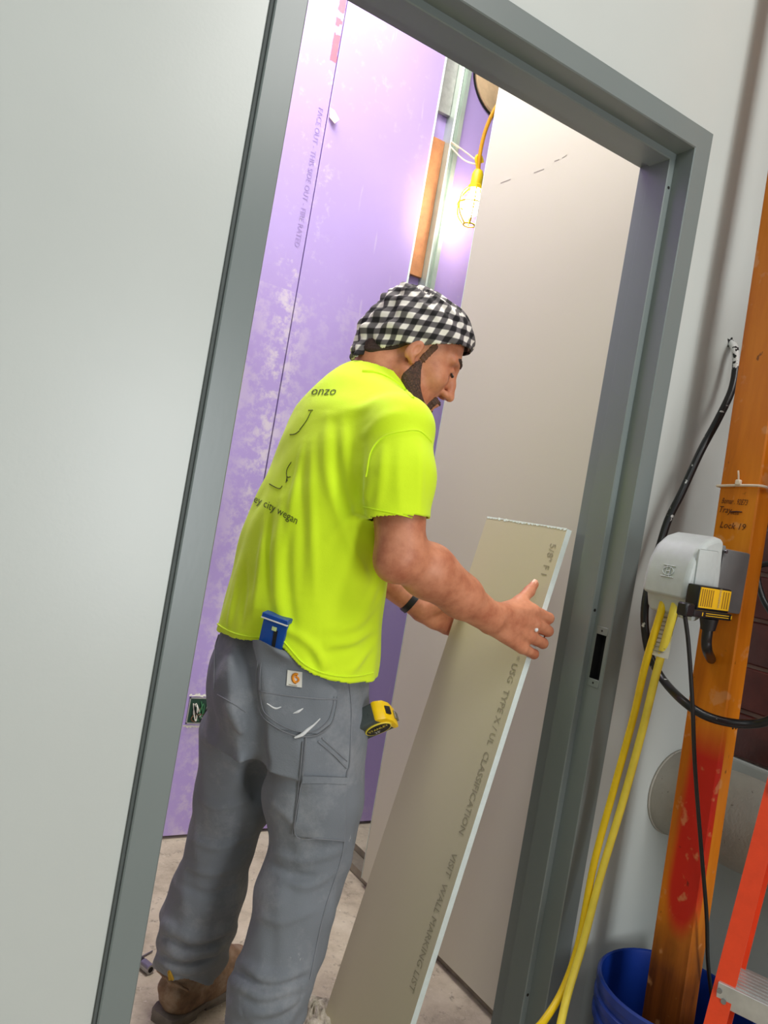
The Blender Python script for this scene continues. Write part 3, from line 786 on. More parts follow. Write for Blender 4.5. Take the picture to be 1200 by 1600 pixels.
def nape(S):
    for s_ in (-1, 1):
        S.cone(H(-.03, s_ * .070, .008), H(-.078, s_ * .035, -.040), .014, .022, k=.02)
    S.cone(H(-.09, -.03, -.02), H(-.09, .03, -.02), .035, k=.02)
hair_part('hair', nape, .003, lo_, hi_)
def brows(S):
    for s_ in (-1, 1): S.chain([H(.097, s_ * .012, .031), H(.090, s_ * .034, .036), H(.078, s_ * .050, .030)], [.0055, .005, .0035], k=.004)
hair_part('eyebrows', brows, .0018, lo_, hi_, .0016)
for s_ in (-1, 1):
    S = Sdf(); S.chain([H(.090, s_ * .021, .0025), H(.0925, s_ * .031, .000), H(.087, s_ * .042, .0005)], [.0022, .003, .0022], k=.002)
    c = H(.09, s_ * .031, 0); sdf_obj('eye', S, c - .022, c + .022, .0012, M['eye'], person)

# --- bandana
def build_cap():
    S = Sdf()
    S.ell(H(-.004, 0, .044), A3([.106, .090, .084]) * HS, HM, k=.02)
    S.ell(H(.024, 0, .058), A3([.072, .078, .074]) * HS, HM, k=.03)
    S.ell(H(-.042, 0, .0), A3([.060, .077, .062]) * HS, HM, k=.03)
    S.ell(H(-.040, 0, .062), A3([.072, .07, .062]) * HS, HM, k=.03)
    S.chain([H(-.058, 0, .05), H(-.084, 0, -.005), H(-.092, 0, -.055)], [.060, .042, .026], k=.03)
    S.chain([H(-.090, -.02, -.045), H(-.098, -.03, -.078)], [.016, .010], k=.015)
    S.chain([H(-.090, .01, -.045), H(-.103, .012, -.072)], [.016, .009], k=.015)
    def fold(p):
        q = (p - HC) @ HM / HS; an = np.arctan2(q[:, 1], -q[:, 0] - .02)
        back_ = sstep(.03, -.07, q[:, 0])
        d = .0024 * back_ * np.sin(q[:, 1] * 210 + 2.2 * np.sin(q[:, 2] * 45)) + .0018 * back_ * np.sin(q[:, 2] * 190 + q[:, 1] * 120)
        d += .0022 * sstep(.05, .10, q[:, 2]) * np.sin((q[:, 2] + .35 * q[:, 0]) * 260 + q[:, 1] * 60)
        d += .0018 * np.sin(q[:, 2] * 150 + q[:, 0] * 40)
        return d
    S.disp.append(fold)
    def brim(p):
        q = (p - HC) @ HM / HS; x = q[:, 0]
        lim = np.interp(x, [-.16, -.115, -.085, -.055, -.03, .0, .05, .09, .12], [-.10, -.095, -.066, -.032, -.010, .004, .042, .066, .074])
        return lim - q[:, 2]
    S.cut(brim); return S, brim
CAP, brim = build_cap()
cap, CV = sdf_obj('bandana', CAP, HC - .2, HC + .2, .003, M['plaid'], person, drop=lambda v: np.abs(brim(v)) < .0022, solid=.003)
me = cap.data; q = (CV - HC) @ HM / HS
an = np.arctan2(-q[:, 1], q[:, 0] + .01) * .098; rr = np.hypot(q[:, 0] + .01, q[:, 1] * 1.2)
hgt = q[:, 2] - .46 * q[:, 0] - .55 * np.maximum(0, .098 - rr)
# on the crown the cloth lies flat: follow its own weave there instead of the winding angle
top_ = sstep(.085, .115, q[:, 2])
uvv = np.stack([an / .0265, (hgt + .15 * q[:, 0] * 0) / .0265], -1)
uvt = np.stack([q[:, 0] / .0265, q[:, 1] / .0265], -1)
uvl = me.uv_layers.new(name='UVMap'); li = np.empty(len(me.loops), np.int32); me.loops.foreach_get('vertex_index', li)
# choose the mapping per face so no face mixes the two
fl = li.reshape(-1, 4); ftop = (q[fl][:, :, 2].mean(1) > .112); fu = np.where(ftop[:, None, None], uvt[fl], uvv[fl])
span = fu[:, :, 0].max(1) - fu[:, :, 0].min(1); wrap = span > 5; fx = fu[:, :, 0]
fx[wrap] = np.where(fx[wrap] < 0, fx[wrap] + 2 * math.pi * .098 / .0265, fx[wrap])
uvl.data.foreach_set('uv', fu.astype(np.float32).ravel())

# --- trousers
PELV = [(0.70, .752, 1.478, .165, .135, 20), (0.80, .757, 1.476, .165, .140, 20), (0.90, .750, 1.478, .164, .136, 20), (1.00, .745, 1.478, .16, .13, 18)]
RK = [PY(493, 1150, 1.405), PY(490, 1245, 1.395), PY(488, 1320, 1.385), PY(463, 1400, 1.375), PY(446, 1480, 1.365), PY(420, 1550, 1.36), PY(408, 1600, 1.36)]
LK = [PY(385, 1150, 1.575), PY(368, 1240, 1.595), PY(347, 1310, 1.61), PY(326, 1390, 1.63), PY(311, 1440, 1.645), PY(299, 1490, 1.65), PY(292, 1525, 1.65)]
def hem_w(p): return None
def build_pants():
    S = Sdf(); S.slices(PELV, k=.05, ex=2.4)
    S.chain(RK, [.106, .098, .080, .080, .074, .074, .078], k=.035)
    S.chain(LK, [.104, .086, .072, .078, .082, .075, .068], k=.03)
    S.ell(A3([.652, 1.45, .84]), A3([.075, .085, .095]), k=.05); S.ell(A3([.660, 1.545, .84]), A3([.065, .065, .095]), k=.05)
    # bunched rolls above the boots and creases behind the knees
    for (pts, amp, wd) in (([(356, 1530), (405, 1556), (474, 1538)], .014, .015), ([(372, 1502), (425, 1530), (478, 1516)], .009, .012), ([(378, 1582), (430, 1574), (472, 1552)], .012, .013),
                     ([(362, 1548), (410, 1572), (474, 1554)], -.010, .008), ([(368, 1518), (420, 1544), (476, 1528)], -.007, .007),
                     ([(250, 1440), (305, 1466), (366, 1450)], .011, .013), ([(250, 1478), (285, 1492), (350, 1478)], .011, .012), ([(252, 1505), (290, 1518), (335, 1506)], .008, .010),
                     ([(250, 1460), (300, 1482), (356, 1466)], -.010, .008), ([(252, 1494), (290, 1506), (338, 1494)], -.008, .006),
                     ([(420, 1328), (470, 1344), (540, 1326)], .004, .010), ([(440, 1372), (480, 1384), (526, 1362)], .0035, .010), ([(418, 1345), (455, 1366), (500, 1372)], -.004, .008), ([(296, 1310), (340, 1324), (392, 1306)], .004, .010),
                     ([(310, 1250), (345, 1262), (400, 1246)], .0035, .010), ([(282, 1350), (330, 1364), (382, 1350)], .0035, .010), ([(280, 1380), (325, 1398), (372, 1380)], -.004, .008), ([(415, 1298), (470, 1316)], .003, .009),
                     ([(420, 1250), (470, 1290), (540, 1320)], .003, .010), ([(400, 1430), (440, 1440), (500, 1420)], .003, .009), ([(345, 1090), (370, 1130), (395, 1180)], .005, .014), ([(336, 1180), (370, 1190), (402, 1180)], .003, .012)):
        S.fold(S.hit(spline(pts, 5)), amp * 1.8, wd)
    # valley between the buttocks, side seam pucker
    P = S.hit(spline([(378, 1000), (384, 1080), (393, 1160), (405, 1240)], 5)); S.chain(P, [.012, .013, .014, .014] + [.014] * (len(P) - 4), k=.03, op='s')
    def wr_(p):
        zz = p[:, 2]; low = sstep(.34, .12, zz)
        ph = 3.0 * np.sin(p[:, 0] * 17 + p[:, 1] * 12) + 2.2 * np.sin(p[:, 1] * 37 - p[:, 0] * 28)
        return .0040 * low * np.sin(zz * 95 + ph) + .0013 * np.sin(zz * 42 + ph + p[:, 0] * 50) + .0009 * np.sin(p[:, 0] * 70 + p[:, 1] * 85 + zz * 26)
    S.disp.append(wr_)
    hc = lambda p: np.where(p[:, 1] > 1.505, PZ0L + .012 * np.sin(p[:, 0] * 40), PZ0R + .010 * np.sin(p[:, 0] * 45)) - p[:, 2]
    S.cut(hc); S.cut(lambda p: p[:, 2] - .985)
    return S, hc
PZ0L, PZ0R = 0.135, 0.195
PANTS, hc = build_pants()
pants, _ = sdf_obj('trousers', PANTS, (.48, 1.2, .10), (1.0, 1.8, 1.0), .0036, M['pants'], person, drop=lambda v: (np.abs(hc(v)) < .0026) | (v[:, 2] > .982), solid=.004)

def surf_grid(name, S, left, right, rows, cols, off, thick, mat, parent, off_fn=None):
    """cloth patch lying on a surface: left and right edges given as photo polylines"""
    def samp(poly, n):
        P = np.asarray(poly, float); L = np.r_[0, np.cumsum(np.linalg.norm(np.diff(P, axis=0), axis=1))]
        t = np.linspace(0, L[-1], n); return np.c_[np.interp(t, L, P[:, 0]), np.interp(t, L, P[:, 1])]
    a, b = samp(left, rows), samp(right, rows); t = np.linspace(0, 1, cols)
    px = (a[:, None] * (1 - t)[None, :, None] + b[:, None] * t[None, :, None]).reshape(-1, 2)
    P = S.hit(px); Nn = S.grad(P, .006); Nn[np.isnan(Nn)] = 0
    o = off if off_fn is None else off + off_fn(np.tile(t, rows), np.repeat(np.linspace(0, 1, rows), cols))
    o = np.broadcast_to(np.asarray(o, float), (len(P),))
    top = P + Nn * o[:, None]; bot = P - Nn * .003; n_ = len(P); V = list(top) + list(bot); Fc = []
    for i in range(rows - 1):
        for j in range(cols - 1):
            k = i * cols + j; Fc.append((k, k + cols, k + cols + 1, k + 1))
    ring = [j for j in range(cols)] + [i * cols + cols - 1 for i in range(1, rows)] + [(rows - 1) * cols + j for j in range(cols - 2, -1, -1)] + [i * cols for i in range(rows - 2, 0, -1)]
    for i in range(len(ring)):
        p_, q_ = ring[i], ring[(i + 1) % len(ring)]; Fc.append((p_, q_, n_ + q_, n_ + p_))
    return put(name, V, Fc, mat, parent, smooth=50)
def surf_line(name, S, px, r, mat, parent, off=0.0, sm=6, seg=6):
    P = S.hit(spline(px, sm)); Nn = S.grad(P, .006); V, Fc = tube_geo(P + Nn * off, r, seg, 0); return put(name, V, Fc, mat, parent, smooth=60)
def surf_text(name, S, s, size, o, ex, ey, mat, parent, shear=0.0, curve=0.0, off=.0012):
    """text whose baseline starts at photo pixel o; ex, ey give its directions on the photo, lying on the cloth"""
    V, Fc = text_geo(s, size, shear); o, ex, ey = A3(o, float), A3(ex, float), A3(ey, float)
    px = o + V[:, :1] * ex + (V[:, 1:2] + curve * V[:, :1] ** 2) * ey
    P = S.hit(px); P = P + S.grad(P, .004) * off; return put(name, P, Fc, mat, parent)

surf_grid('back_pocket', PANTS, [(406, 1003), (403, 1050), (406, 1100), (413, 1118), (436, 1138)], [(459, 1018), (526, 1080), (524, 1105), (519, 1128), (495, 1146)], 26, 20, .0035, .003, M['pants'], pants, lambda t, r: .032 * np.exp(-(r / .13) ** 2) * np.exp(-((t - .40) / .46) ** 4))
bp = [(407, 1020), (404, 1060), (407, 1102), (416, 1122), (440, 1140), (470, 1150), (497, 1147), (516, 1131), (523, 1108), (525, 1088)]
surf_line('stitching', PANTS, bp, .0011, M['stitch'], pants, .0042)
surf_line('stitching', PANTS, [(411, 1020), (409, 1060), (412, 1100), (421, 1118), (444, 1134), (470, 1143), (493, 1141), (511, 1126), (518, 1106), (520, 1088)], .0009, M['stitch'], pants, .0044)
surf_line('stitching', PANTS, [(406, 1078), (440, 1085), (490, 1090), (524, 1092)], .0014, M['stitch'], pants, .0040)
surf_grid('cargo_pocket', PANTS, [(474, 1212), (460, 1303)], [(541, 1215), (536, 1314)], 12, 10, .004, .003, M['pants'], pants)
surf_grid('cargo_pocket_band', PANTS, [(474, 1211), (473, 1221)], [(541, 1214), (540, 1224)], 3, 10, .0062, .003, M['pants'], pants)
surf_line('stitching', PANTS, [(478, 1152), (473, 1215), (462, 1300), (500, 1308), (537, 1313)], .0011, M['stitch'], pants, .0048)
surf_line('stitching', PANTS, [(473, 1158), (469, 1212), (458, 1304)], .0011, M['stitch'], pants, .003)
surf_line('side_seam', PANTS, [(545, 1065), (549, 1110), (546, 1190), (541, 1215), (538, 1300), (532, 1345), (505, 1430), (484, 1530)], .0016, M['stitch'], pants, .0008)
surf_line('side_seam', PANTS, [(497, 1158), (520, 1178), (541, 1200)], .0016, M['stitch'], pants, .0012)
surf_line('side_seam', PANTS, [(503, 1153), (526, 1174), (542, 1189)], .0012, M['stitch'], pants, .0012)
surf_line('centre_seam', PANTS, [(340, 1085), (362, 1098), (384, 1112)], .0012, M['stitch'], pants, .0008)
surf_line('pocket_edge', PANTS, [(338, 990), (336, 1030), (335, 1078)], .0016, M['stitch'], pants, .001)
# stitched square label with its mark
surf_grid('pocket_label', PANTS, [(450, 1046), (448, 1070)], [(473, 1049), (472, 1073)], 5, 5, .0062, .002, M['white_label'], pants)
orange = simple('label_orange', (238, 150, 30), 0.7)
def mark():
    pts = []
    for t in np.linspace(0.9, 4.9, 16): pts.append((463.0 + 5.0 * math.cos(t) * (1 if t < 3 else .9), 1058.5 - 6.5 * math.sin(t)))
    return pts
P = PANTS.hit(mark()); Nn = PANTS.grad(P, .006); V, Fc = tube_geo(P + Nn * .0064, .0030, 6, 0); put('label_mark', V, Fc, orange, pants, smooth=60)
P = PANTS.hit([(463, 1056), (466.5, 1058), (467.5, 1061.5), (464.5, 1064.5)]); V, Fc = tube_geo(P + PANTS.grad(P, .006) * .0064, .0022, 6, 4); put('label_mark', V, Fc, orange, pants, smooth=60)
surf_line('label_mark', PANTS, [(452, 1068), (458, 1069.5), (465, 1070.5)], .0006, M['ink'], pants, .0068)
# plaster smears and the paint drip under the pocket
surf_line('plaster_smear', PANTS, [(461, 1152), (472, 1147), (480, 1140), (490, 1132), (500, 1122)], [.0020, .0040, .0036, .0022, .0012], M['plaster'], pants, .0036)
surf_line('plaster_smear', PANTS, [(458, 1114), (466, 1111), (474, 1106)], [.001, .003, .001], M['plaster'], pants, .0026)
surf_line('plaster_smear', PANTS, [(418, 1098), (430, 1106), (440, 1104)], [.001, .0022, .001], M['plaster'], pants, .0030)

# --- shirt
SH = [(0.86, .748, 1.475, .184, .155, 20), (0.93, .748, 1.478, .184, .155, 19), (1.04, .744, 1.472, .180, .142, 14), (1.17, .748, 1.468, .186, .138, 8), (1.32, .784, 1.46, .192, .140, 0), (1.42, .808, 1.456, .180, .115, 0)]
slv = PY(615, 812, 1.235); sn = unit(unit(slv - shR) + A3([.10, 0, 0]))
slL = shL + (elL - shL) * .52; ldir = unit(elL - shL)
def build_shirt():
    S = Sdf(); S.slices(SH, k=.04, ex=2.25)
    S.chain([A3([.80, 1.645, 1.42]), A3([.792, 1.46, 1.455]), A3([.797, 1.285, 1.412])], [.066, .083, .058], k=.05)
    S.cone(A3([.80, 1.46, 1.455]), A3([.835, 1.455, 1.510]), .075, .060, k=.05)
    S.ell(A3([.755, 1.46, 1.37]), A3([.10, .165, .12]), k=.05)
    # sleeves
    T = Sdf(); T.ops = list(S.ops); S.torso = T
    mR = shR + (slv - shR) * .5
    S.cone(shR, mR, .065, .071, k=.03); S.cone(mR, slv + (slv - mR) * .5, .072, .068, k=.03, clip=(slv, sn))
    S.cone(shL, slL + ldir * .05, .068, .070, k=.03, clip=(slL, ldir))
    for pts, amp, wd in (([(510, 650), (512, 740), (540, 825), (575, 905)], .0065, .013), ([(536, 660), (544, 750), (565, 820)], .006, .011), ([(474, 690), (458, 780), (446, 860)], .005, .010),
                   ([(440, 780), (433, 870), (434, 940), (446, 985)], .007, .012), ([(414, 800), (405, 900), (396, 975)], .006, .011), ([(486, 690), (488, 800), (492, 940)], .005, .010),
                   ([(598, 890), (570, 950), (520, 995)], .007, .014), ([(586, 984), (550, 1003), (500, 1010)], .010, .014), ([(600, 925), (560, 975), (500, 985)], .005, .012),
                   ([(424, 970), (470, 1000), (502, 1030), (508, 1052)], .009, .012), ([(584, 1008), (562, 1032), (540, 1055)], .006, .010), ([(600, 690), (596, 750), (588, 800)], .005, .010),
                   ([(655, 690), (656, 750), (652, 812)], .004, .010), ([(625, 690), (622, 750), (626, 805)], .003, .010), ([(372, 900), (362, 950), (356, 984)], .006, .010), ([(590, 740), (555, 800), (505, 850)], .005, .012),
                   ([(600, 620), (560, 640), (500, 650)], .004, .014), ([(640, 640), (600, 655), (560, 690)], .005, .014),
                   ([(524, 660), (528, 770), (558, 850), (590, 910)], -.005, .010), ([(566, 690), (560, 770), (566, 830), (588, 890)], -.012, .014), ([(452, 800), (448, 900), (460, 995)], -.006, .010), ([(424, 800), (419, 940)], -.006, .009),
                   ([(470, 720), (472, 840), (470, 930)], -.004, .010), ([(432, 984), (480, 1016), (496, 1050)], -.007, .009), ([(586, 994), (550, 1013), (510, 1020)], -.008, .010), ([(384, 880), (378, 980)], -.005, .009)):
        S.fold(S.hit(spline(pts, 5)), amp, wd)
    def cloth(p):
        z = p[:, 2]
        return .0016 * np.sin(p[:, 1] * 75 + 2 * np.sin(z * 6) + p[:, 0] * 60) * sstep(1.42, 1.1, z) + .0007 * np.sin(z * 55 + p[:, 0] * 45 + p[:, 1] * 38)
    S.disp.append(cloth)
    return S
SHIRT = build_shirt()
hempx = [(338, 979), (352, 988), (370, 996), (392, 1000), (410, 1001), (424, 994), (436, 1000), (452, 1019), (470, 1040), (488, 1052), (510, 1060), (535, 1064), (560, 1063), (577, 1060)]
HP = PANTS.hit(hempx); ha = np.unwrap(np.arctan2(HP[:, 1] - 1.478, HP[:, 0] - .748)); 
if ha[0] < ha[-1]: hs = 1
else: hs = -1
o_ = np.argsort(ha); ha_s, hz_s = ha[o_], HP[o_, 2]
def hem(p):
    a = np.arctan2(p[:, 1] - 1.478, p[:, 0] - .748); mid = ha_s.mean(); a = mid + (a - mid + math.pi) % (2 * math.pi) - math.pi
    z = np.interp(a, ha_s, hz_s); return np.where(p[:, 2] < 1.15, z - p[:, 2], -1.0)
def sleeve_end(v):
    free = SHIRT.torso(v) > .014
    return free & (((np.abs((v - slv) @ sn) < .0028) & (nrm(v - slv) < .10)) | ((np.abs((v - slL) @ ldir) < .0028) & (nrm(v - slL) < .10)))
ncen = A3([.838, 1.455, 1.50]); nax = unit(H(-.052, 0, -.045) - A3([.82, 1.455, 1.47])); nfw = A3([1.0, 0, 0])
def neckcut(p): q = p - ncen; return np.where(np.linalg.norm(q, axis=1) < .15, (q @ unit(nax + A3([.25, 0, .1]))) - .028, -1.0)
for g in (hem, neckcut): SHIRT.cut(g)
def near_cut(v): return (np.abs(hem(v)) < .0028) | (np.abs(neckcut(v)) < .0028) | sleeve_end(v)
shirt, _ = sdf_obj('t_shirt', SHIRT, (.5, 1.1, .84), (1.05, 1.80, 1.62), .0036, M['shirt'], person, drop=near_cut, solid=.0025)
# hems: rolled edges with stitching
surf_line('shirt_hem', SHIRT, [(x, y - 5) for x, y in hempx[:5]], .0016, M['shirt'], shirt, .0004)
surf_line('shirt_hem', SHIRT, [(440, 998), (452, 1012), (470, 1033), (488, 1045), (510, 1053), (535, 1057), (560, 1056), (583, 1051)], .0016, M['shirt'], shirt, .0004)
surf_line('sleeve_hem', SHIRT, [(568, 792), (590, 797), (620, 803), (645, 809), (660, 814)], .0014, M['shirt'], shirt, .0003)
surf_line('shoulder_seam', SHIRT, [(572, 745), (580, 705), (600, 682), (630, 674), (655, 673), (674, 690)], .0018, M['shirt'], shirt, .0003)
surf_line('collar', SHIRT, [(566, 580), (590, 582), (612, 592), (632, 608), (645, 622)], .0042, M['shirt'], shirt, -.0006)
surf_text('shirt_print', SHIRT, 'onzo', 1.0, (485, 617), (19.5, 0.2), (4.5, -19), M['shirt_ink'], shirt, 0.15)
surf_text('shirt_print', SHIRT, 'ey city wegan', 1.0, (396, 784), (12.6, 6.0), (4.5, -17), M['shirt_ink'], shirt, 0.12, -.006)
for pts in ([(482, 641), (489, 641)], [(486, 643), (479, 657), (468, 672)], [(468, 673), (461, 678), (453, 679)], [(455, 722), (448, 735), (449, 752)], [(448, 746), (454, 745)], [(449, 744), (447, 754)], [(421, 756), (432, 762), (438, 763), (441, 759)]):
    surf_line('shirt_print', SHIRT, pts, .0009, M['shirt_ink'], shirt, .0002, 4)

# --- wristband on the left wrist
bw = wrL + (elL - wrL) * .10; wa = unit(elL - wrL); wu = unit(np.cross(wa, A3([0, 0, 1.0]))); wv_ = np.cross(wa, wu)
V, Fc = [], []
for k in range(28):
    a = 2 * math.pi * k / 28
    for (dr, da) in ((.031, -.009), (.0365, -.0075), (.0365, .0075), (.031, .009)): V.append(bw + wa * da + (wu * math.cos(a) + wv_ * math.sin(a)) * dr)
for k in range(28):
    k2 = (k + 1) % 28
    for j in range(3): Fc.append((k * 4 + j, k * 4 + j + 1, k2 * 4 + j + 1, k2 * 4 + j))
put('wristband', V, Fc, M['black'], person, smooth=40)

# --- boots
def boot(heel, ang, shaft_top):
    fw = A3([math.cos(ang), math.sin(ang), 0]); lt = A3([-math.sin(ang), math.cos(ang), 0])
    def Q(x, y, z): return A3([heel[0], heel[1], 0]) + fw * x + lt * y + A3([0, 0, z])
    S = Sdf()
    S.cone(Q(.045, 0, .055), Q(.13, 0, .055), .040, .044, k=.03); S.chain([Q(.13, 0, .055), Q(.20, .0, .050), Q(.245, 0, .044)], [.045, .046, .036], k=.03)
    S.ell(Q(.225, 0, .05), A3([.052, .046, .034]), np.stack([fw, lt, A3([0, 0, 1.0])], 1), k=.02)
    S.chain([Q(.055, 0, .07), Q(.065, 0, .13), A3(shaft_top)], [.047, .048, .052], k=.03)
    S.cone(Q(.10, 0, .10), Q(.17, 0, .075), .040, .040, k=.03)
    S.cone(Q(.012, -.02, .075), Q(.012, .02, .075), .012, k=.02)
    for z in (.10, .125, .15): S.chain([Q(.015, -.05, z), Q(.004, 0, z + .004), Q(.015, .05, z)], [.003, .004, .003], k=.006)
    S.disp.append(lambda p: .0012 * np.sin(p[:, 0] * 160 + 2 * np.sin(p[:, 1] * 70)) * np.sin(p[:, 2] * 120))
    S.cut(lambda p: .026 - p[:, 2]); S.cut(lambda p: p[:, 2] - shaft_top[2])
    c = Q(.12, 0, 0)
    b, _ = sdf_obj('boot', S, c - A3([.2, .2, 0]), c + A3([.2, .2, .30]), .0036, M['boot'], person)
    # sole with heel block
    def outline(grow=0.0):
        pts = []
        for (x, w_) in ((-.004, .02), (.0, .032), (.02, .040), (.06, .041), (.11, .038), (.16, .044), (.205, .049), (.245, .046), (.27, .034), (.283, .016)): pts.append((x, w_ + grow))
        return [(x, w_) for x, w_ in pts] + [(x, -w_) for x, w_ in pts[::-1]]
    M4 = frame4(A3([heel[0], heel[1], 0.0]), fw, lt, A3([0, 0, 1.0]))
    so = prism('sole', outline(.002), .016, M4 @ Matrix.Translation((0, 0, .012)), M['sole'], b, .003)
    prism('heel_block', [(-.003, .03), (.03, .04), (.075, .04), (.075, -.04), (.03, -.04), (-.003, -.03)], .014, M4, M['sole'], b, .002)
    prism('tread', [(.11, .036), (.16, .042), (.205, .046), (.25, .042), (.27, .03), (.27, -.03), (.25, -.042), (.205, -.046), (.16, -.042), (.11, -.036)], .0125, M4, M['sole'], b, .002)
    for i, z in enumerate((.085, .105, .125)):
        x = .155 - i * .022; tube('lace', [Q(x, .022, z), Q(x + .012, 0, z + .014), Q(x, -.022, z)], .0026, simple('boot_lace', (150, 118, 50), .8), b, 6, 5)
    return b
boot((.657, 1.647), math.radians(27), (.700, 1.662, .25)); boot((.698, 1.333), math.radians(20), (.765, 1.358, .27))
# yellow pull tag on the left boot
P = PANTS.hit([(270, 1500)])[0]; tube('pull_loop', [P + A3([-.004, -.012, -.035]), P + A3([-.012, -.02, -.012]), P + A3([.002, -.014, -.035])], .0035, simple('yellow_webbing', (176, 136, 34), .8), person, 6, 5)

# ================================================================== THINGS ON THE MAN
# tape measure hooked in the front pocket
tp = PANTS.hit([(572, 1118)])[0]
e_t = unit(RV * .36 - UV * .66 - FV * .66); e1 = unit(RV * .80 + UV * .60 - FV * .12); e1 = unit(e1 - e_t * (e1 @ e_t)); e2 = np.cross(e_t, e1)
tc_ = PY(586, 1124, tp[1] - .018)
tm = empty('tape_measure', tuple(tc_), 'yellow and dark grey tape measure hooked in the trouser pocket', 'tape measure')
TM = frame4(tc_ - e_t * .021, e1, e2, e_t)
dsh = [(-.052, -.028), (-.052, .014), (-.040, .030), (.012, .034), (.030, .024), (.037, .004), (.036, -.030)]
prism('case', dsh, .042, TM, M['tape_grey'], tm, .005, 3)
ysh = [(.008, .0345), (.016, .0350), (.031, .025), (.0382, .004), (.0372, -.031), (.026, -.031), (.022, .0)]
prism('yellow_shell', ysh, .044, TM @ Matrix.Translation((0, 0, -.001)), M['tape_yellow'], tm, .004, 2)
prism('window', [(-.009, -.007), (.009, -.007), (.009, .007), (-.009, .007)], .004, frame4(tc_ + e1 * .0335 + e2 * .014, e_t, unit(-e1 * .5 + e2 * .86), unit(e1 * .86 + e2 * .5)), M['black'], tm, .001)
oval = [(.029 * math.cos(a), .021 * math.sin(a)) for a in np.linspace(0, 2 * math.pi, 28, endpoint=False)]
prism('label_rim', oval, .003, TM @ Matrix.Translation((.002, 0, .042)), M['pale_cord'], tm, .0008)
lab = prism('label_plate', [(x * .90, y * .86) for x, y in oval], .0012, TM @ Matrix.Translation((.002, 0, .0445)), M['black'], tm)
fc = tc_ + e_t * .0249
text_plane('label_text', 'STANLEY', .0108, fc - e1 * .019 + e2 * .002, e1, e2, M['pale_cord'], tm)
text_plane('label_text', "25'", .0115, fc - e1 * .010 - e2 * .011, e1, e2, M['white_label'], tm)
box('end_hook', (.036, -.031, .012), (.041, -.012, .030), M['steel'], tm, .0008, TM)
# blue flat tool in the back pocket
bpz = PANTS.hit([(424, 1002)])[0]; bnv = PANTS.grad(PANTS.hit([(424, 1010)]), .01)[0]
bt_c = bpz + bnv * .029 + A3([0, 0, .010]) + RV * .014
ea = unit(RV * .97 - UV * .18); ea = unit(ea - bnv * (ea @ bnv)); eb = np.cross(bnv, ea)
if eb[2] < 0: eb = -eb
eb = unit(eb + bnv * .42); bnv = np.cross(ea, eb)
bt_o = empty('square', tuple(bt_c), 'flat blue measuring square with pale edge tucked into the back pocket', 'tool')
BM4 = frame4(bt_c, ea, eb, bnv)
prism('blade', [(-.028, -.026), (-.028, .022), (-.027, .032), (.024, .032), (.022, -.026)], .008, BM4 @ Matrix.Translation((0, 0, -.004)), M['blue_tool'], bt_o, .001)
box('fence_bar', (-.031, .030, -.012), (.026, .040, .010), M['blue_tool'], bt_o, .0015, BM4)
box('pale_edge', (-.031, .0285, .0055), (.026, .0315, .0108), M['white_label'], bt_o, .0005, BM4)
prism('slot', [(.002, -.025), (.009, -.025), (.007, .012), (-.001, .012)], .0012, BM4 @ Matrix.Translation((0, 0, .0042)), M['dark'], bt_o)
prism('bright_tab', [(-.006, .010), (.004, .010), (.004, .018), (-.006, .018)], .0018, BM4 @ Matrix.Translation((0, 0, .0042)), simple('pale_green_tab', (206, 226, 150), .6), bt_o, .0005)

# ================================================================== THINGS IN THE ROOM
# electrical box cut into the purple board
q = PY(311, 1110, BACK_Y)
eb_ = empty('electrical_box', (q[0], BACK_Y, q[2]), 'open dark green electrical box with loose wires in the purple wall', 'electrical box')
bw_, bh_ = .041, .046
bm = bmesh.new()
for lo, hi in (((-bw_, -.004, -bh_), (-bw_ + .004, .01, bh_)), ((bw_ - .004, -.004, -bh_), (bw_, .01, bh_)), ((-bw_, -.004, bh_ - .004), (bw_, .01, bh_)), ((-bw_, -.004, -bh_), (bw_, .01, -bh_ + .004))):
    bm_box(bm, [q[0] + lo[0], BACK_Y + lo[1] - .0, q[2] + lo[2]], [q[0] + hi[0], BACK_Y + hi[1] - .011, q[2] + hi[2]])
from_bm('box_rim', bm, M['galv_dull'], eb_, 0)
box('box_back', (q[0] - bw_, BACK_Y - .0022, q[2] - bh_), (q[0] + bw_, BACK_Y - .0004, q[2] + bh_), M['green_box'], eb_, 0)
for k, (col, mt) in enumerate((('white', M['white_label']), ('green', simple('green_wire', (60, 120, 80), .5)), ('copper', simple('bare_copper', (120, 90, 66), .4, .6)), ('white', M['white_label']), ('black', M['black']))):
    pts = [(q[0] + random.uniform(-.03, .03), BACK_Y - .004 - .006 * (j in (1, 2, 3)) - .002 * k, q[2] + random.uniform(-.035, .035)) for j in range(5)]
    tube('wire', pts, .0022, mt, eb_, 6, 6)
V, Fc = [], []
for (x0, x1, z0, sg) in ((-.05, .05, -.052, -1), (-.046, .04, .050, 1)):
    for k in range(9):
        xa = x0 + (x1 - x0) * k / 9; xb = xa + .013; i = len(V); h = random.uniform(.004, .012)
        V += [(q[0] + xa, BACK_Y - .003, q[2] + z0), (q[0] + xb, BACK_Y - .005, q[2] + z0 + random.uniform(-.003, .003)), (q[0] + xb - .004, BACK_Y - .002, q[2] + z0 + sg * h), (q[0] + xa + .002, BACK_Y - .002, q[2] + z0 + sg * h * .7)]; Fc.append((i, i + 1, i + 2, i + 3))
put('torn_edge', V, Fc, M['white_label'], eb_, kind='stuff')
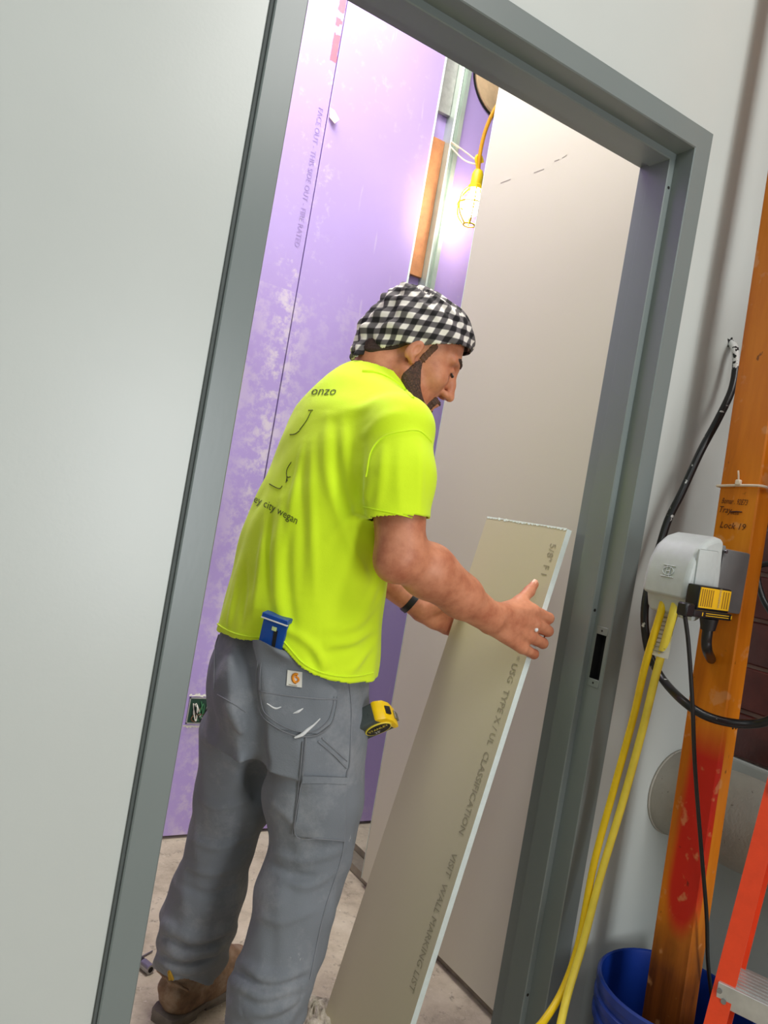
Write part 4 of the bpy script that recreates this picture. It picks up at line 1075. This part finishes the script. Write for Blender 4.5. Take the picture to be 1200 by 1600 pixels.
# paper flap hanging from the board joint
q = PY(519, 183, BACK_Y - .006)
pf = put('paper_flap', [q + A3(v) for v in ((-.012, .004, .03), (.004, .0, .026), (.024, -.012, -.004), (.010, -.008, -.022), (-.010, .002, -.004))], [(0, 1, 2, 3, 4)], M['string'])
md = pf.modifiers.new('thickness', 'SOLIDIFY'); md.thickness = .0015
tag(pf, 'small torn paper flap sticking out of the purple wall joint', 'paper scrap')
# yellow caged work lamp by the far end of the beige wall
lc = PY(738, 322, 2.40)
lamp = empty('work_lamp', tuple(lc), 'lit bulb in yellow cage hanging beside the purple wall', 'lamp')
S = Sdf(); S.ell(lc, A3([.034, .034, .040]), k=.01); S.cone(lc + A3([0, 0, .03]), lc + A3([0, 0, .07]), .02, .016, k=.02)
em = NT('lit_bulb'); em.b.inputs['Emission Color'].default_value = (1, .93, .84, 1); em.b.inputs['Emission Strength'].default_value = 40
sdf_obj('bulb', S, lc - .06, lc + .09, .004, em.m, lamp)
lathe('socket', [(.0, .135), (.016, .135), (.022, .12), (.022, .08), (.028, .075), (.028, .062), (.0, .062)], lc, M['cage'], lamp, 24)
for k in range(6):
    a = k * math.pi / 3; r_ = .055
    tube('cage_wire', [lc + A3([.026 * math.cos(a), .026 * math.sin(a), .068]), lc + A3([r_ * math.cos(a), r_ * math.sin(a), .03]), lc + A3([r_ * math.cos(a), r_ * math.sin(a), -.03]), lc + A3([.02 * math.cos(a), .02 * math.sin(a), -.075])], .0028, M['cage'], lamp, 6, 6)
for zz, r_ in ((.0, .056), (-.072, .022)):
    tube('cage_ring', [lc + A3([r_ * math.cos(a), r_ * math.sin(a), zz]) for a in np.linspace(0, 2 * math.pi, 25)], .0028, M['cage'], lamp, 6, 0)
tube('hanger_hook', [lc + A3([0, 0, .13]), lc + A3([-.012, 0, .155]), lc + A3([-.02, 0, .18]), lc + A3([-.002, 0, .19]), lc + A3([.012, 0, .17])], .006, M['cage'], lamp, 8, 6)
pl = bpy.data.lights.new('lamp_light', 'POINT'); pl.energy = 14; pl.color = (1, .90, .78); pl.shadow_soft_size = .04
po = bpy.data.objects.new('lamp_light', pl); COL.objects.link(po); po.location = lc; attach(po, lamp)
lampcord = [PY(748, 262, 2.40), PY(751, 235, 2.39), PY(760, 200, 2.37), PY(775, 168, 2.34), PY(797, 138, 2.30), PY(830, 95, 2.28)]
lampcord[0] = lc + A3([0, 0, .13])
tag(tube('lamp_cord', lampcord, .0075, M['orange_cord']), 'orange yellow cord feeding the hanging work lamp', 'cord')
sa, sb_, sc_ = PY(706, 222, 2.505), PY(728, 238, 2.45), lc + A3([-.004, 0, .165])
st_ = empty('tie_string', tuple(sa), 'doubled white string tying the work lamp to the metal stud', 'string')
tube('strand', [sa, sb_, sc_], .0028, M['string'], st_, 6, 6); tube('strand', [sa - A3([0, 0, .02]), sb_ - A3([.004, 0, .03]), sc_ - A3([.012, 0, .012])], .0028, M['string'], st_, 6, 6)
tube('strand', [A3([1.547, 2.508, sa[2]]), A3([1.57, 2.502, sa[2] - .008]), A3([1.594, 2.51, sa[2] - .004])], .0028, M['string'], st_, 6, 6)
# insulated duct end high on the purple wall
q = PY(790, 128, 2.53)
du = empty('insulated_duct', (q[0], 2.54, q[2]), 'round tan insulated duct end poking through the purple wall', 'duct')
V, Fc = [], []
rings = [(.150, 2.545), (.150, 2.527), (.146, 2.523), (.128, 2.521), (.125, 2.525), (.104, 2.523), (.100, 2.527), (.078, 2.524), (.0745, 2.528), (.05, 2.525), (.0, 2.525)]
for (r_, y_) in rings:
    for k in range(48):
        a = 2 * math.pi * k / 48; V.append((q[0] + r_ * math.cos(a), y_, q[2] + r_ * math.sin(a)))
for i in range(len(rings) - 1):
    for k in range(48): Fc.append((i * 48 + k, i * 48 + (k + 1) % 48, (i + 1) * 48 + (k + 1) % 48, (i + 1) * 48 + k))
put('insulation', V, Fc, simple('tan_insulation', (206, 178, 140), .8, var=.1, scale=18, bump=.3), du, smooth=30)
tube('dark_gap_ring', [(q[0] + 0.153 * math.cos(a), 2.536, q[2] + .153 * math.sin(a)) for a in np.linspace(0, 2 * math.pi, 49)], .004, M['dark'], du, 6, 0)  # dark ring painted as the shade in the gap around the duct
# heap of swept plaster dust in front of the right boot
q = PZ(486, 1590, 0); V, Fc = [], []; NR, NA = 14, 40
for i in range(NR + 1):
    for k in range(NA):
        a = 2 * math.pi * k / NA; e_ = 1 + .22 * math.sin(a * 3 + 1) + .12 * math.sin(a * 7); r_ = .105 * e_ * i / NR
        h = .026 * max(0, 1 - (i / NR) ** 1.6) * (1 + .35 * math.sin(a * 5 + i) + .3 * math.sin(i * 1.9 + a * 2)) + random.uniform(-.0015, .0015)
        V.append((q[0] + r_ * math.cos(a) * .7, q[1] + r_ * math.sin(a), max(.0006, h) if i < NR else .0004))
for i in range(NR):
    for k in range(NA): Fc.append((i * NA + k, i * NA + (k + 1) % NA, (i + 1) * NA + (k + 1) % NA, (i + 1) * NA + k))
def dust_mat():
    s = NT('plaster_dust'); s.color(s.ramp(s.noise(34, 8, 0.75), (0.35, lin((118, 110, 98))), (0.5, lin((176, 168, 150))), (0.66, lin((208, 200, 184))))); s.b.inputs['Roughness'].default_value = .95; s.bump(s.noise(70, 8, .7), .7, .004); return s.m
tag(put('dust_heap', V, Fc, dust_mat(), None, smooth=True), 'low heap of grey plaster dust on the concrete by the drywall strip', 'dust', None, 'stuff')
# small metal bit holder on the concrete
q = PZ(231, 1512, .012)
nd = empty('socket_bit', (q[0], q[1], 0), 'small dark metal socket driver lying on the concrete by the left jamb', 'tool')
ax_ = unit(A3([.35, -.93, 0])); q = A3([q[0], q[1], .0125])
cyl('shank', q - ax_ * .075, q - ax_ * .02, .011, M['black'], nd, 14); cyl('head', q - ax_ * .02, q + ax_ * .012, .0125, M['steel'], nd, 16)
cyl('bore', q + ax_ * .0118, q + ax_ * .0126, .007, M['dark'], nd, 12)
q2 = PZ(228, 1492, .004); nl = tube('nail', [q2 - A3([.02, .01, 0]), q2 + A3([.02, .012, 0])], .002, M['steel'], None, 6, 0); tag(nl, 'thin steel nail on the concrete behind the socket driver', 'nail')

# ================================================================== RIGHT OF THE DOORWAY
# pipe in canvas jacket along the brick wall
PC = A3([1.652, 0, .70])
pipe = empty('insulated_pipe', (PC[0], 1.15, PC[2]), 'fat grey canvas wrapped pipe coming out of the wall by the post', 'pipe')
prof_p = [(y, .100 + .0015 * math.sin(y * 40) + random.uniform(-.0006, .0006)) for y in np.linspace(1.149, -1.0, 60)]
V, Fc = [], []
for (y_, r_) in prof_p:
    for k in range(40):
        a = 2 * math.pi * k / 40; V.append((PC[0] + r_ * math.cos(a), y_, PC[2] + r_ * math.sin(a)))
for i in range(59):
    for k in range(40): Fc.append((i * 40 + k, i * 40 + (k + 1) % 40, (i + 1) * 40 + (k + 1) % 40, (i + 1) * 40 + k))
put('jacket', V, Fc, M['jacket'], pipe, smooth=True)
tube('wall_seal', [(PC[0] + .1015 * math.cos(a), 1.1475, PC[2] + .1015 * math.sin(a)) for a in np.linspace(0, 2 * math.pi, 41)], .003, M['jacket'], pipe, 6, 0)

# post standing in the bucket
PX0, PX1, PY0, PY1 = 1.437, 1.486, .905, .994
lean = .028
post = empty('post', (1.47, .94, 0.014), 'orange stained timber post with red patch standing in the blue bucket', 'post')
def pl_(z): return lean * (z - .35)
bm = bmesh.new(); bm_box(bm, (PX0, PY0, 0.014), (PX1, PY1, 2.75), .003)
bmesh.ops.bisect_plane(bm, geom=bm.verts[:] + bm.edges[:] + bm.faces[:], plane_co=(0, 0, 1.2), plane_no=(0, 0, 1))
for v in bm.verts: v.co.y += pl_(v.co.z)
from_bm('timber', bm, M['post'], post, 30)
def pface(y, z): return A3([PX0 - .0006, y + pl_(z), z])
def pwrite(s_, px, size, sh=0.0, sx=1.0):
    o = PX(*px, PX0 - .0008); text_plane('handwriting', s_, size, o, A3([0, -1.0, 0.0]) * sx, A3([0, 0, 1.0]), simple('marker_ink', (70, 28, 8), .6), post, sh)
pwrite('Bomar . 92E73', (1127, 786), .0165, .3, .60); pwrite('Tray', (1122, 800), .019, .25, .85); pwrite('Lock 19', (1124, 824), .019, .2, .95)
a_, b_ = PX(1140, 800, PX0 - .0012), PX(1159, 800, PX0 - .0012); tube('struck_line', [a_, (a_ + b_) / 2 + A3([0, 0, .001]), b_], .0012, simple('marker', (70, 28, 8), .6), post, 5, 3)
text_plane('handwriting', 'sess', .012, PX(1141, 803, PX0 - .0008), A3([0, -1.0, 0]), A3([0, 0, 1.0]), bpy.data.materials['marker'], post)
for z in (.78, .775):
    pass
for dy in (.012, .022):
    z = PY(1130, 1139, PY0 + .01)[2]; cyl('screw_hole', (PX0 + .018 + dy, PY0 + pl_(z) - .0006, z), (PX0 + .018 + dy, PY0 + pl_(z) + .001, z), .003, M['dark'], post, 10)
# white tie wound round the post
zt_ = PX(1128, 760, PX0)[2]; off = pl_(zt_)
ring = [(PX0 - .004, PY1 + off + .004, zt_), (PX0 - .005, (PY0 + PY1) / 2 + off, zt_ + .004), (PX0 - .004, PY0 + off - .004, zt_ + .006), ((PX0 + PX1) / 2, PY0 + off - .005, zt_ + .006), (PX1 + .004, PY0 + off - .004, zt_ + .005),
        (PX1 + .005, (PY0 + PY1) / 2 + off, zt_ + .003), (PX1 + .004, PY1 + off + .004, zt_), ((PX0 + PX1) / 2, PY1 + off + .005, zt_), (PX0 - .004, PY1 + off + .004, zt_)]
tie = empty('zip_tie', ring[0], 'thin white tie wrapped round the orange post above the handwriting', 'tie')
tube('band', ring, .0028, M['string'], tie, 7, 5)
qk = PX(1154, 754, PX0 - .006); box('knot', qk - A3([.005, .006, .006]), qk + A3([.004, .006, .006]), M['string'], tie, .002)
tube('tail', [qk, qk + A3([-.004, .0, .014]), qk + A3([-.005, .002, .024])], .002, M['string'], tie, 6, 4)

# weatherproof outlet box with bubble cover on the post face
zc = PX(1140, 908, PX0)[2]; yo = pl_(zc)
ob = empty('outlet_box', (PX0, .965 + yo, zc), 'grey weatherproof outlet box with bubble cover fixed to the orange post', 'outlet box')
by0, by1 = .903 + yo, .980 + yo; bz0, bz1 = zc - .062, zc + .062
box('box_body', (PX0 - .094, by0, bz0), (PX0 - .0005, by1, bz1), M['boxgrey'], ob, .005, None, 2)
box('gasket_plate', (PX0 - .099, by0 - .003, bz0 - .003), (PX0 - .093, by1 + .003, bz1 + .003), M['dark'], ob, .001)
box('cover_plate', (PX0 - .108, by0 - .004, bz0 - .004), (PX0 - .099, by1 + .004, bz1 + .004), M['boxgrey'], ob, .002)
# bubble cover, profile in x-z, hinged at the top and swung open a little
hx, hz = PX0 - .108, bz1 + .004
cp = [(0.0, .012), (-.018, .018), (-.046, .014), (-.072, .000), (-.092, -.026), (-.106, -.060), (-.112, -.090), (-.098, -.098), (-.094, -.128), (-.070, -.140), (-.040, -.128), (-.012, -.096), (-.006, -.050)]
tilt = math.radians(-12)
CMx = Matrix.Translation((hx, 0, hz)) @ Matrix.Rotation(tilt, 4, 'Y')
def cover_mesh():
    ya, yb = by0 - .014, by1 + .012; n_ = len(cp); V, Fc = [], []
    ys = [(ya, .90), (ya + .008, 1.0), (yb - .008, 1.0), (yb, .90)]
    cx, cz = -.055, -.055
    for (y_, s_) in ys:
        for (x_, z_) in cp: V.append(CMx @ Vector((cx + (x_ - cx) * s_, y_, cz + (z_ - cz) * s_)))
    for i in range(3):
        for k in range(n_): k2 = (k + 1) % n_; Fc.append((i * n_ + k, i * n_ + k2, (i + 1) * n_ + k2, (i + 1) * n_ + k))
    Fc.append(tuple(range(n_))[::-1]); Fc.append(tuple(3 * n_ + k for k in range(n_)))
    o = put('bubble_cover', V, Fc, M['cover'], ob, smooth=28)
    md = o.modifiers.new('soft', 'BEVEL'); md.width = .003; md.segments = 2; md.limit_method = 'ANGLE'; md.angle_limit = .5
    return o
cov = cover_mesh()
box('side_panel', (-.078, by0 - .0175, -.085), (-.020, by0 - .012, -.012), M['cover'], cov, .004, CMx @ Matrix.Rotation(math.radians(10), 4, 'Y') , 2)
box('cord_hood', (-.094, by0 - .016, -.135), (-.070, by0 + .012, -.100), M['cover'], cov, .006, CMx, 2)
cyl('hinge_pin', (hx + .004, by0 - .010, hz - .004), (hx + .004, by1 + .010, hz - .004), .005, M['boxgrey'], cov, 14)
cyl('hinge_screw', (hx + .020, by0 - .0065, hz - .010), (hx + .020, by0 - .003, hz - .010), .0035, M['steel'], ob, 12)
# embossed mark on the cover front
fd = unit(A3([-.014, 0, -.034])); fd = A3((CMx.to_3x3() @ Vector(fd))[:]); fo = A3((CMx @ Vector((-.1005, 0, -.046)))[:]); fn = unit(np.cross(A3([0, -1.0, 0]), fd)); 
if fn[0] > 0: fn = -fn
emb = []
yc_ = (by0 + by1) / 2 - .004
def ep(a, b): return A3([fo[0], yc_, fo[2]]) + A3([0, -1.0, 0]) * a + fd * b + fn * .0008
emb.append(tube_geo([ep(-.012 * math.cos(t), .008 * math.sin(t)) for t in np.linspace(0, 2 * math.pi, 20)], .0009, 5, 0))
for seg in (((-.014, -.011), (.014, -.011)), ((-.014, .011), (.014, .011)), ((-.004, -.011), (-.004, .011)), ((.004, -.011), (.004, .011)), ((-.004, 0), (.004, 0))): emb.append(tube_geo([ep(*seg[0]), ep(*seg[1])], .0009, 5, 0))
V, Fc = join_geo(emb); put('embossed_mark', V, Fc, M['cover'], cov, smooth=50)

# black in-line plug with yellow warning label below the box
gy = by0 - .046
gl, gr = PY(1091, 945, gy)[0], PY(1139, 945, gy)[0]; gt, gb = PY(1115, 920, gy)[2], PY(1115, 953, gy)[2]
gf = empty('plug_adapter', ((gl + gr) / 2, gy, gb), 'black plug adapter with yellow warning label under the outlet box', 'plug')
box('adapter_head', (gl - .002, gy, gb - .004), (gr + .003, gy + .028, gt + .003), M['black'], gf, .004, None, 2)
box('adapter_bar', (gl - .024, gy - .012, gb - .016), (gr - .002, gy + .026, gb - .003), M['black'], gf, .003, None, 2)
box('warning_label', (gl, gy - .0008, gb + .001), (gr, gy + .0008, gt), M['yellow_label'], gf, 0)
gw = gr - gl
text_plane('label_text', 'WARNING', .0085, (gl + gw * .66, gy - .0012, gb + .004), (0, 0, .9), (-1.0, 0, 0), M['ink'], gf)
V, Fc = [], []
for t_ in (.04, .11, .18, .25, .32, .39, .74, .82, .90):
    x_ = gl + gw * t_; i = len(V); V += [(x_, gy - .0012, gb + .004), (x_ + gw * .035, gy - .0012, gb + .004), (x_ + gw * .035, gy - .0012, gt - .003), (x_, gy - .0012, gt - .003)]; Fc.append((i, i + 1, i + 2, i + 3))
put('label_lines', V, Fc, simple('dark_mustard_print', (150, 108, 18), .6), gf, kind='stuff')
V, Fc = [], []
for (xa, xb, za, zb_) in ((.1, .86, -.0078, -.0066), (.1, .86, -.0118, -.0106), (-.02, .01, -.0125, -.006), (.93, .96, -.0125, -.006)):
    i = len(V); V += [(gl + gw * xa, gy - .0125, gb + za), (gl + gw * xb, gy - .0125, gb + za), (gl + gw * xb, gy - .0125, gb + zb_), (gl + gw * xa, gy - .0125, gb + zb_)]; Fc.append((i, i + 1, i + 2, i + 3))
put('bar_lines', V, Fc, M['yellow_label'], gf, kind='stuff')
s0 = PY(1108, 966, gy + .012); s1 = PY(1106, 984, gy + .012)
cyl('strain_relief', s0, s1, .017, M['black'], gf, 20, .013)
tube('stub_cable', [s1 + (s0 - s1) * .2, PY(1104, 1000, gy + .014), PY(1105, 1016, gy + .022), PX(1111, 1030, PX0 - .004)], .0095, M['black'], gf, 12, 6)
sp_ = PY(1072, 952, gy - .004); box('small_plug', sp_ - A3([.012, .010, .012]), sp_ + A3([.012, .012, .012]), M['black'], gf, .003)
# thin black flex from the small plug down into the bucket
fx = [sp_ - A3([0, 0, .012]), PY(1076, 1010, gy - .004), PY(1082, 1100, gy - .004), PY(1086, 1200, gy - .004), PY(1096, 1330, gy), PY(1104, 1430, gy + .004), PY(1106, 1500, gy + .004), PY(1112, 1560, gy + .002)]
tag(tube('thin_flex', fx, .0038, M['black'], None, 8, 8), 'thin black flex dropping down the front of the post into the bucket', 'cable')
# paper rating tag and yellow extension cords
cz = A3((CMx @ Vector((-.080, 0, -.128)))[:])
ty = by0 + .028
ptag = empty('rating_tag', (cz[0], ty, cz[2]), 'crinkled white paper tag hanging between the two yellow cords', 'paper tag')
pA, pB = A3([cz[0] + .004, ty + .02, cz[2]]), None
tg = [PX(1030, 958, 1.285), PX(1060, 962, 1.285), PX(1042, 1030, 1.285), PX(1016, 1022, 1.285)]
V = []; 
for i in range(9):
    for j in range(4):
        a = tg[0] + (tg[3] - tg[0]) * i / 8; b = tg[1] + (tg[2] - tg[1]) * i / 8; p_ = a + (b - a) * j / 3 + A3([-.003 * math.sin(j * 2.1 + i * .6), 0, 0]); V.append(p_)
put('tag_paper', V, [(i * 4 + j, i * 4 + j + 1, i * 4 + j + 5, i * 4 + j + 4) for i in range(8) for j in range(3)], M['white_label'], ptag, smooth=True)
V, Fc = [], []
for r_ in range(9):
    t0 = (r_ + .6) / 10
    a = tg[0] + (tg[3] - tg[0]) * t0; b = tg[1] + (tg[2] - tg[1]) * t0; a2 = tg[0] + (tg[3] - tg[0]) * (t0 + .035); b2 = tg[1] + (tg[2] - tg[1]) * (t0 + .035); i = len(V); o_ = A3([-.0045, -.001, 0])
    V += [a + (b - a) * .15 + o_, a + (b - a) * random.uniform(.6, .88) + o_, a2 + (b2 - a2) * random.uniform(.6, .88) + o_, a2 + (b2 - a2) * .15 + o_]; Fc.append((i, i + 1, i + 2, i + 3))
put('tag_print', V, Fc, M['ink'], ptag)
y1c = [PX(1040, 925, 1.272), PX(1031, 962, 1.262), PY(1008, 1040, 1.02), PY(990, 1120, 1.05), PY(960, 1230, 1.075), PY(928, 1350, 1.085), PY(905, 1470, 1.08), PY(880, 1545, 1.07), PY(846, 1600, 1.05), PY(800, 1650, 1.02), A3([1.04, 1.0, .009]), A3([.85, .97, .009]), A3([.62, .92, .009])]
y2c = [PX(1058, 930, 1.272), PX(1050, 965, 1.262), PY(1026, 1050, 1.0), PY(1004, 1140, 1.03), PY(974, 1250, 1.055), PY(938, 1370, 1.07), PY(912, 1470, 1.065), PY(888, 1550, 1.05), PY(876, 1600, 1.03), PY(862, 1660, 1.0), A3([1.14, .95, .009]), A3([.95, .90, .009]), A3([.70, .82, .009])]
tag(tube('extension_cord', y1c, .0075, M['yellow_cord'], None, 12, 8), 'deeper yellow extension cord, the one nearer the door frame', 'cord', 'yellow extension cords')
tag(tube('extension_cord', y2c, .0080, M['pale_cord'], None, 12, 8), 'paler yellow extension cord, the one nearer the post', 'cord', 'yellow extension cords')
# black cable out of the wall, behind the cover, and the lower loop to the right
c1 = [PY(1142, 536, 1.152), PY(1148, 545, 1.125), PY(1150, 570, 1.108), PY(1143, 610, 1.095), PY(1122, 655, 1.085), PY(1095, 705, 1.085), PY(1065, 770, 1.09), PY(1045, 810, 1.10), PY(1032, 850, 1.10), PY(1016, 905, 1.09), PY(1008, 945, 1.08), PY(1008, 985, 1.07),
      PY(1016, 1025, 1.06), PY(1036, 1062, 1.02), PY(1068, 1096, .93), PY(1102, 1118, .89), PY(1140, 1129, .86), PY(1176, 1131, .83), PY(1205, 1124, .80), PY(1240, 1100, .78)]
tag(tube('black_cable', c1, .0085, M['cable'], None, 12, 8), 'thick black cable with white plaster specks looping from the wall hole', 'cable')
V = []
for k in range(14):
    a = 2 * math.pi * k / 14; r_ = .012 * (1 + .35 * math.sin(k * 2.3)); p_ = PY(1142, 536, WALL_Y - .0008); V.append((p_[0] + r_ * math.cos(a), p_[1], p_[2] + r_ * math.sin(a)))
put('cable_hole', V, [tuple(range(14))], M['dark'], wf)
# cable clipped behind the post at the brick wall
c2 = [PX(1205, 880, 1.745), PX(1186, 885, 1.74), PX(1184, 905, 1.735), PX(1192, 935, 1.735), PX(1206, 960, 1.735)]
tag(tube('short_cable', [A3([p[0], p[1], p[2]]) for p in c2], .007, M['cable'], None, 10, 6), 'short black cable bend against the maroon bricks behind the post', 'cable')

# blue bucket
BC = (1.472, .950)
bk = empty('bucket', (BC[0], BC[1], 0), 'blue plastic bucket with ribbed rim holding the orange post', 'bucket')
pr = [(.0, .010), (.124, .010), (.126, .016), (.143, .30), (.146, .362), (.147, .370), (.151, .372), (.155, .368), (.155, .352), (.150, .349), (.1495, .335), (.155, .332), (.155, .320), (.149, .317), (.1485, .300), (.1535, .297), (.1535, .286), (.1465, .283), (.130, .006), (.127, .0), (.0, .0)]
lathe('shell', pr, (BC[0], BC[1], 0), M['bucket'], bk, 64)
hd = [(BC[0] + .158 * math.cos(a), BC[1] + .158 * math.sin(a), .325 - .10 * math.sin((a + 2.6) / 1.0 if False else (a - math.radians(190)) )) for a in np.linspace(math.radians(190), math.radians(370), 24)]
tube('bail_handle', hd, .0025, M['steel'], bk, 8, 0)
for a in (math.radians(190), math.radians(10)):
    c_ = A3([BC[0] + .155 * math.cos(a), BC[1] + .155 * math.sin(a), .325]); dr_ = A3([math.cos(a), math.sin(a), 0]); cyl('handle_ear', c_ - dr_ * .004, c_ + dr_ * .008, .012, M['bucket'], bk, 16)

# step ladder, red fibreglass rails and aluminium treads
la = unit(A3([.37, -.93, 0])); ln = unit(A3([.93, .37, 0]))     # along the tread; away from the climber
rt = PX(1164, 1350, 1.220)
lup = unit(A3([ln[0] * .26 + la[0] * .04, ln[1] * .26 + la[1] * .04, 1.0])); lup2 = unit(A3([ln[0] * .26 - la[0] * .04, ln[1] * .26 - la[1] * .04, 1.0]))
L0 = rt - lup * (rt[2] / lup[2])
ladder = empty('step_ladder', tuple(L0), 'orange red fibreglass step ladder with aluminium treads at the frame corner', 'ladder')
def rail(base, sgn, up, H_):
    dep, fl, t = .075, .030, .005
    sec = [(0, 0), (fl, 0), (fl, t), (t, t), (t, dep - t), (fl, dep - t), (fl, dep), (0, dep)]
    V = [base + la * (s_[0] * sgn) + ln * s_[1] + up * h for h in (0.004, H_) for s_ in sec]
    Fc = [(k, (k + 1) % 8, 8 + (k + 1) % 8, 8 + k) for k in range(8)] + [tuple(range(8)), tuple(range(8, 16))]
    bm = bmesh.new(); vv = [bm.verts.new(v) for v in V]
    for f in Fc: bm.faces.new([vv[i] for i in f])
    return from_bm('rail', bm, M['ladder'], ladder, 30)
WID = .40
r1 = rail(L0, 1, lup, 1.75); r2 = rail(L0 + la * WID, -1, lup2, 1.75)
bup = unit(A3([-ln[0] * .22, -ln[1] * .22, 1.0])); RB = L0 + ln * .62
for sg_, b0 in ((1, RB + la * .03), (-1, RB + la * (WID - .03))):
    if sg_ == 1: pass
stz = PX(1172, 1518, 1.26)[2]
for k in range(-1, 4):
    z = stz + k * .305
    if z < .1 or z > 1.7: continue
    o_ = L0 + lup * (z / lup[2]); 
    TM4 = frame4(o_, la, ln, A3([0, 0, 1.0])); WID = .40 - 2 * .04 * z
    bm = bmesh.new(); bm_box(bm, (.006, -.006, -.004), (WID - .006, .082, 0.0), .001, TM4)
    bm_box(bm, (.006, -.006, -.034), (WID - .006, -.002, -.002), .001, TM4); bm_box(bm, (.006, .078, -.034), (WID - .006, .082, -.002), .001, TM4)
    for j in range(7): bm_box(bm, (.008, .002 + j * .011, -.0005), (WID - .008, .006 + j * .011, .002), 0, TM4)
    tr_ = from_bm('tread', bm, M['alu'], ladder, 30)
    for e_ in (.012, .020):
        for yy in (-.006,):
            p0 = o_ + la * (.010 + (e_ - .012)) + ln * -.001 + A3([0, 0, -.012 - (e_ - .012) * 1.6]); cyl('rivet', p0 + ln * .0005, p0 - ln * .007, .004, M['steel'], tr_, 12)
WID = .40 - .14
box('top_cap', (-.02, -.01, 0), (WID + .02, .10, .03), M['ladder'], ladder, .004, frame4(L0 + lup * 1.75, la, ln, A3([0, 0, 1.0])))
WID = .40
for sg_ in (0, 1):
    b0 = L0 + la * (.02 + sg_ * (WID - .04)); foot = A3([b0[0], b0[1], 0]) - ln * 0
    box('rubber_foot', (-.022 + sg_ * .002, -.006, 0.0), (.022, .080, .02), M['black'], ladder, .003, frame4(A3([b0[0], b0[1], 0.0]), la, ln, A3([0, 0, 1.0])))
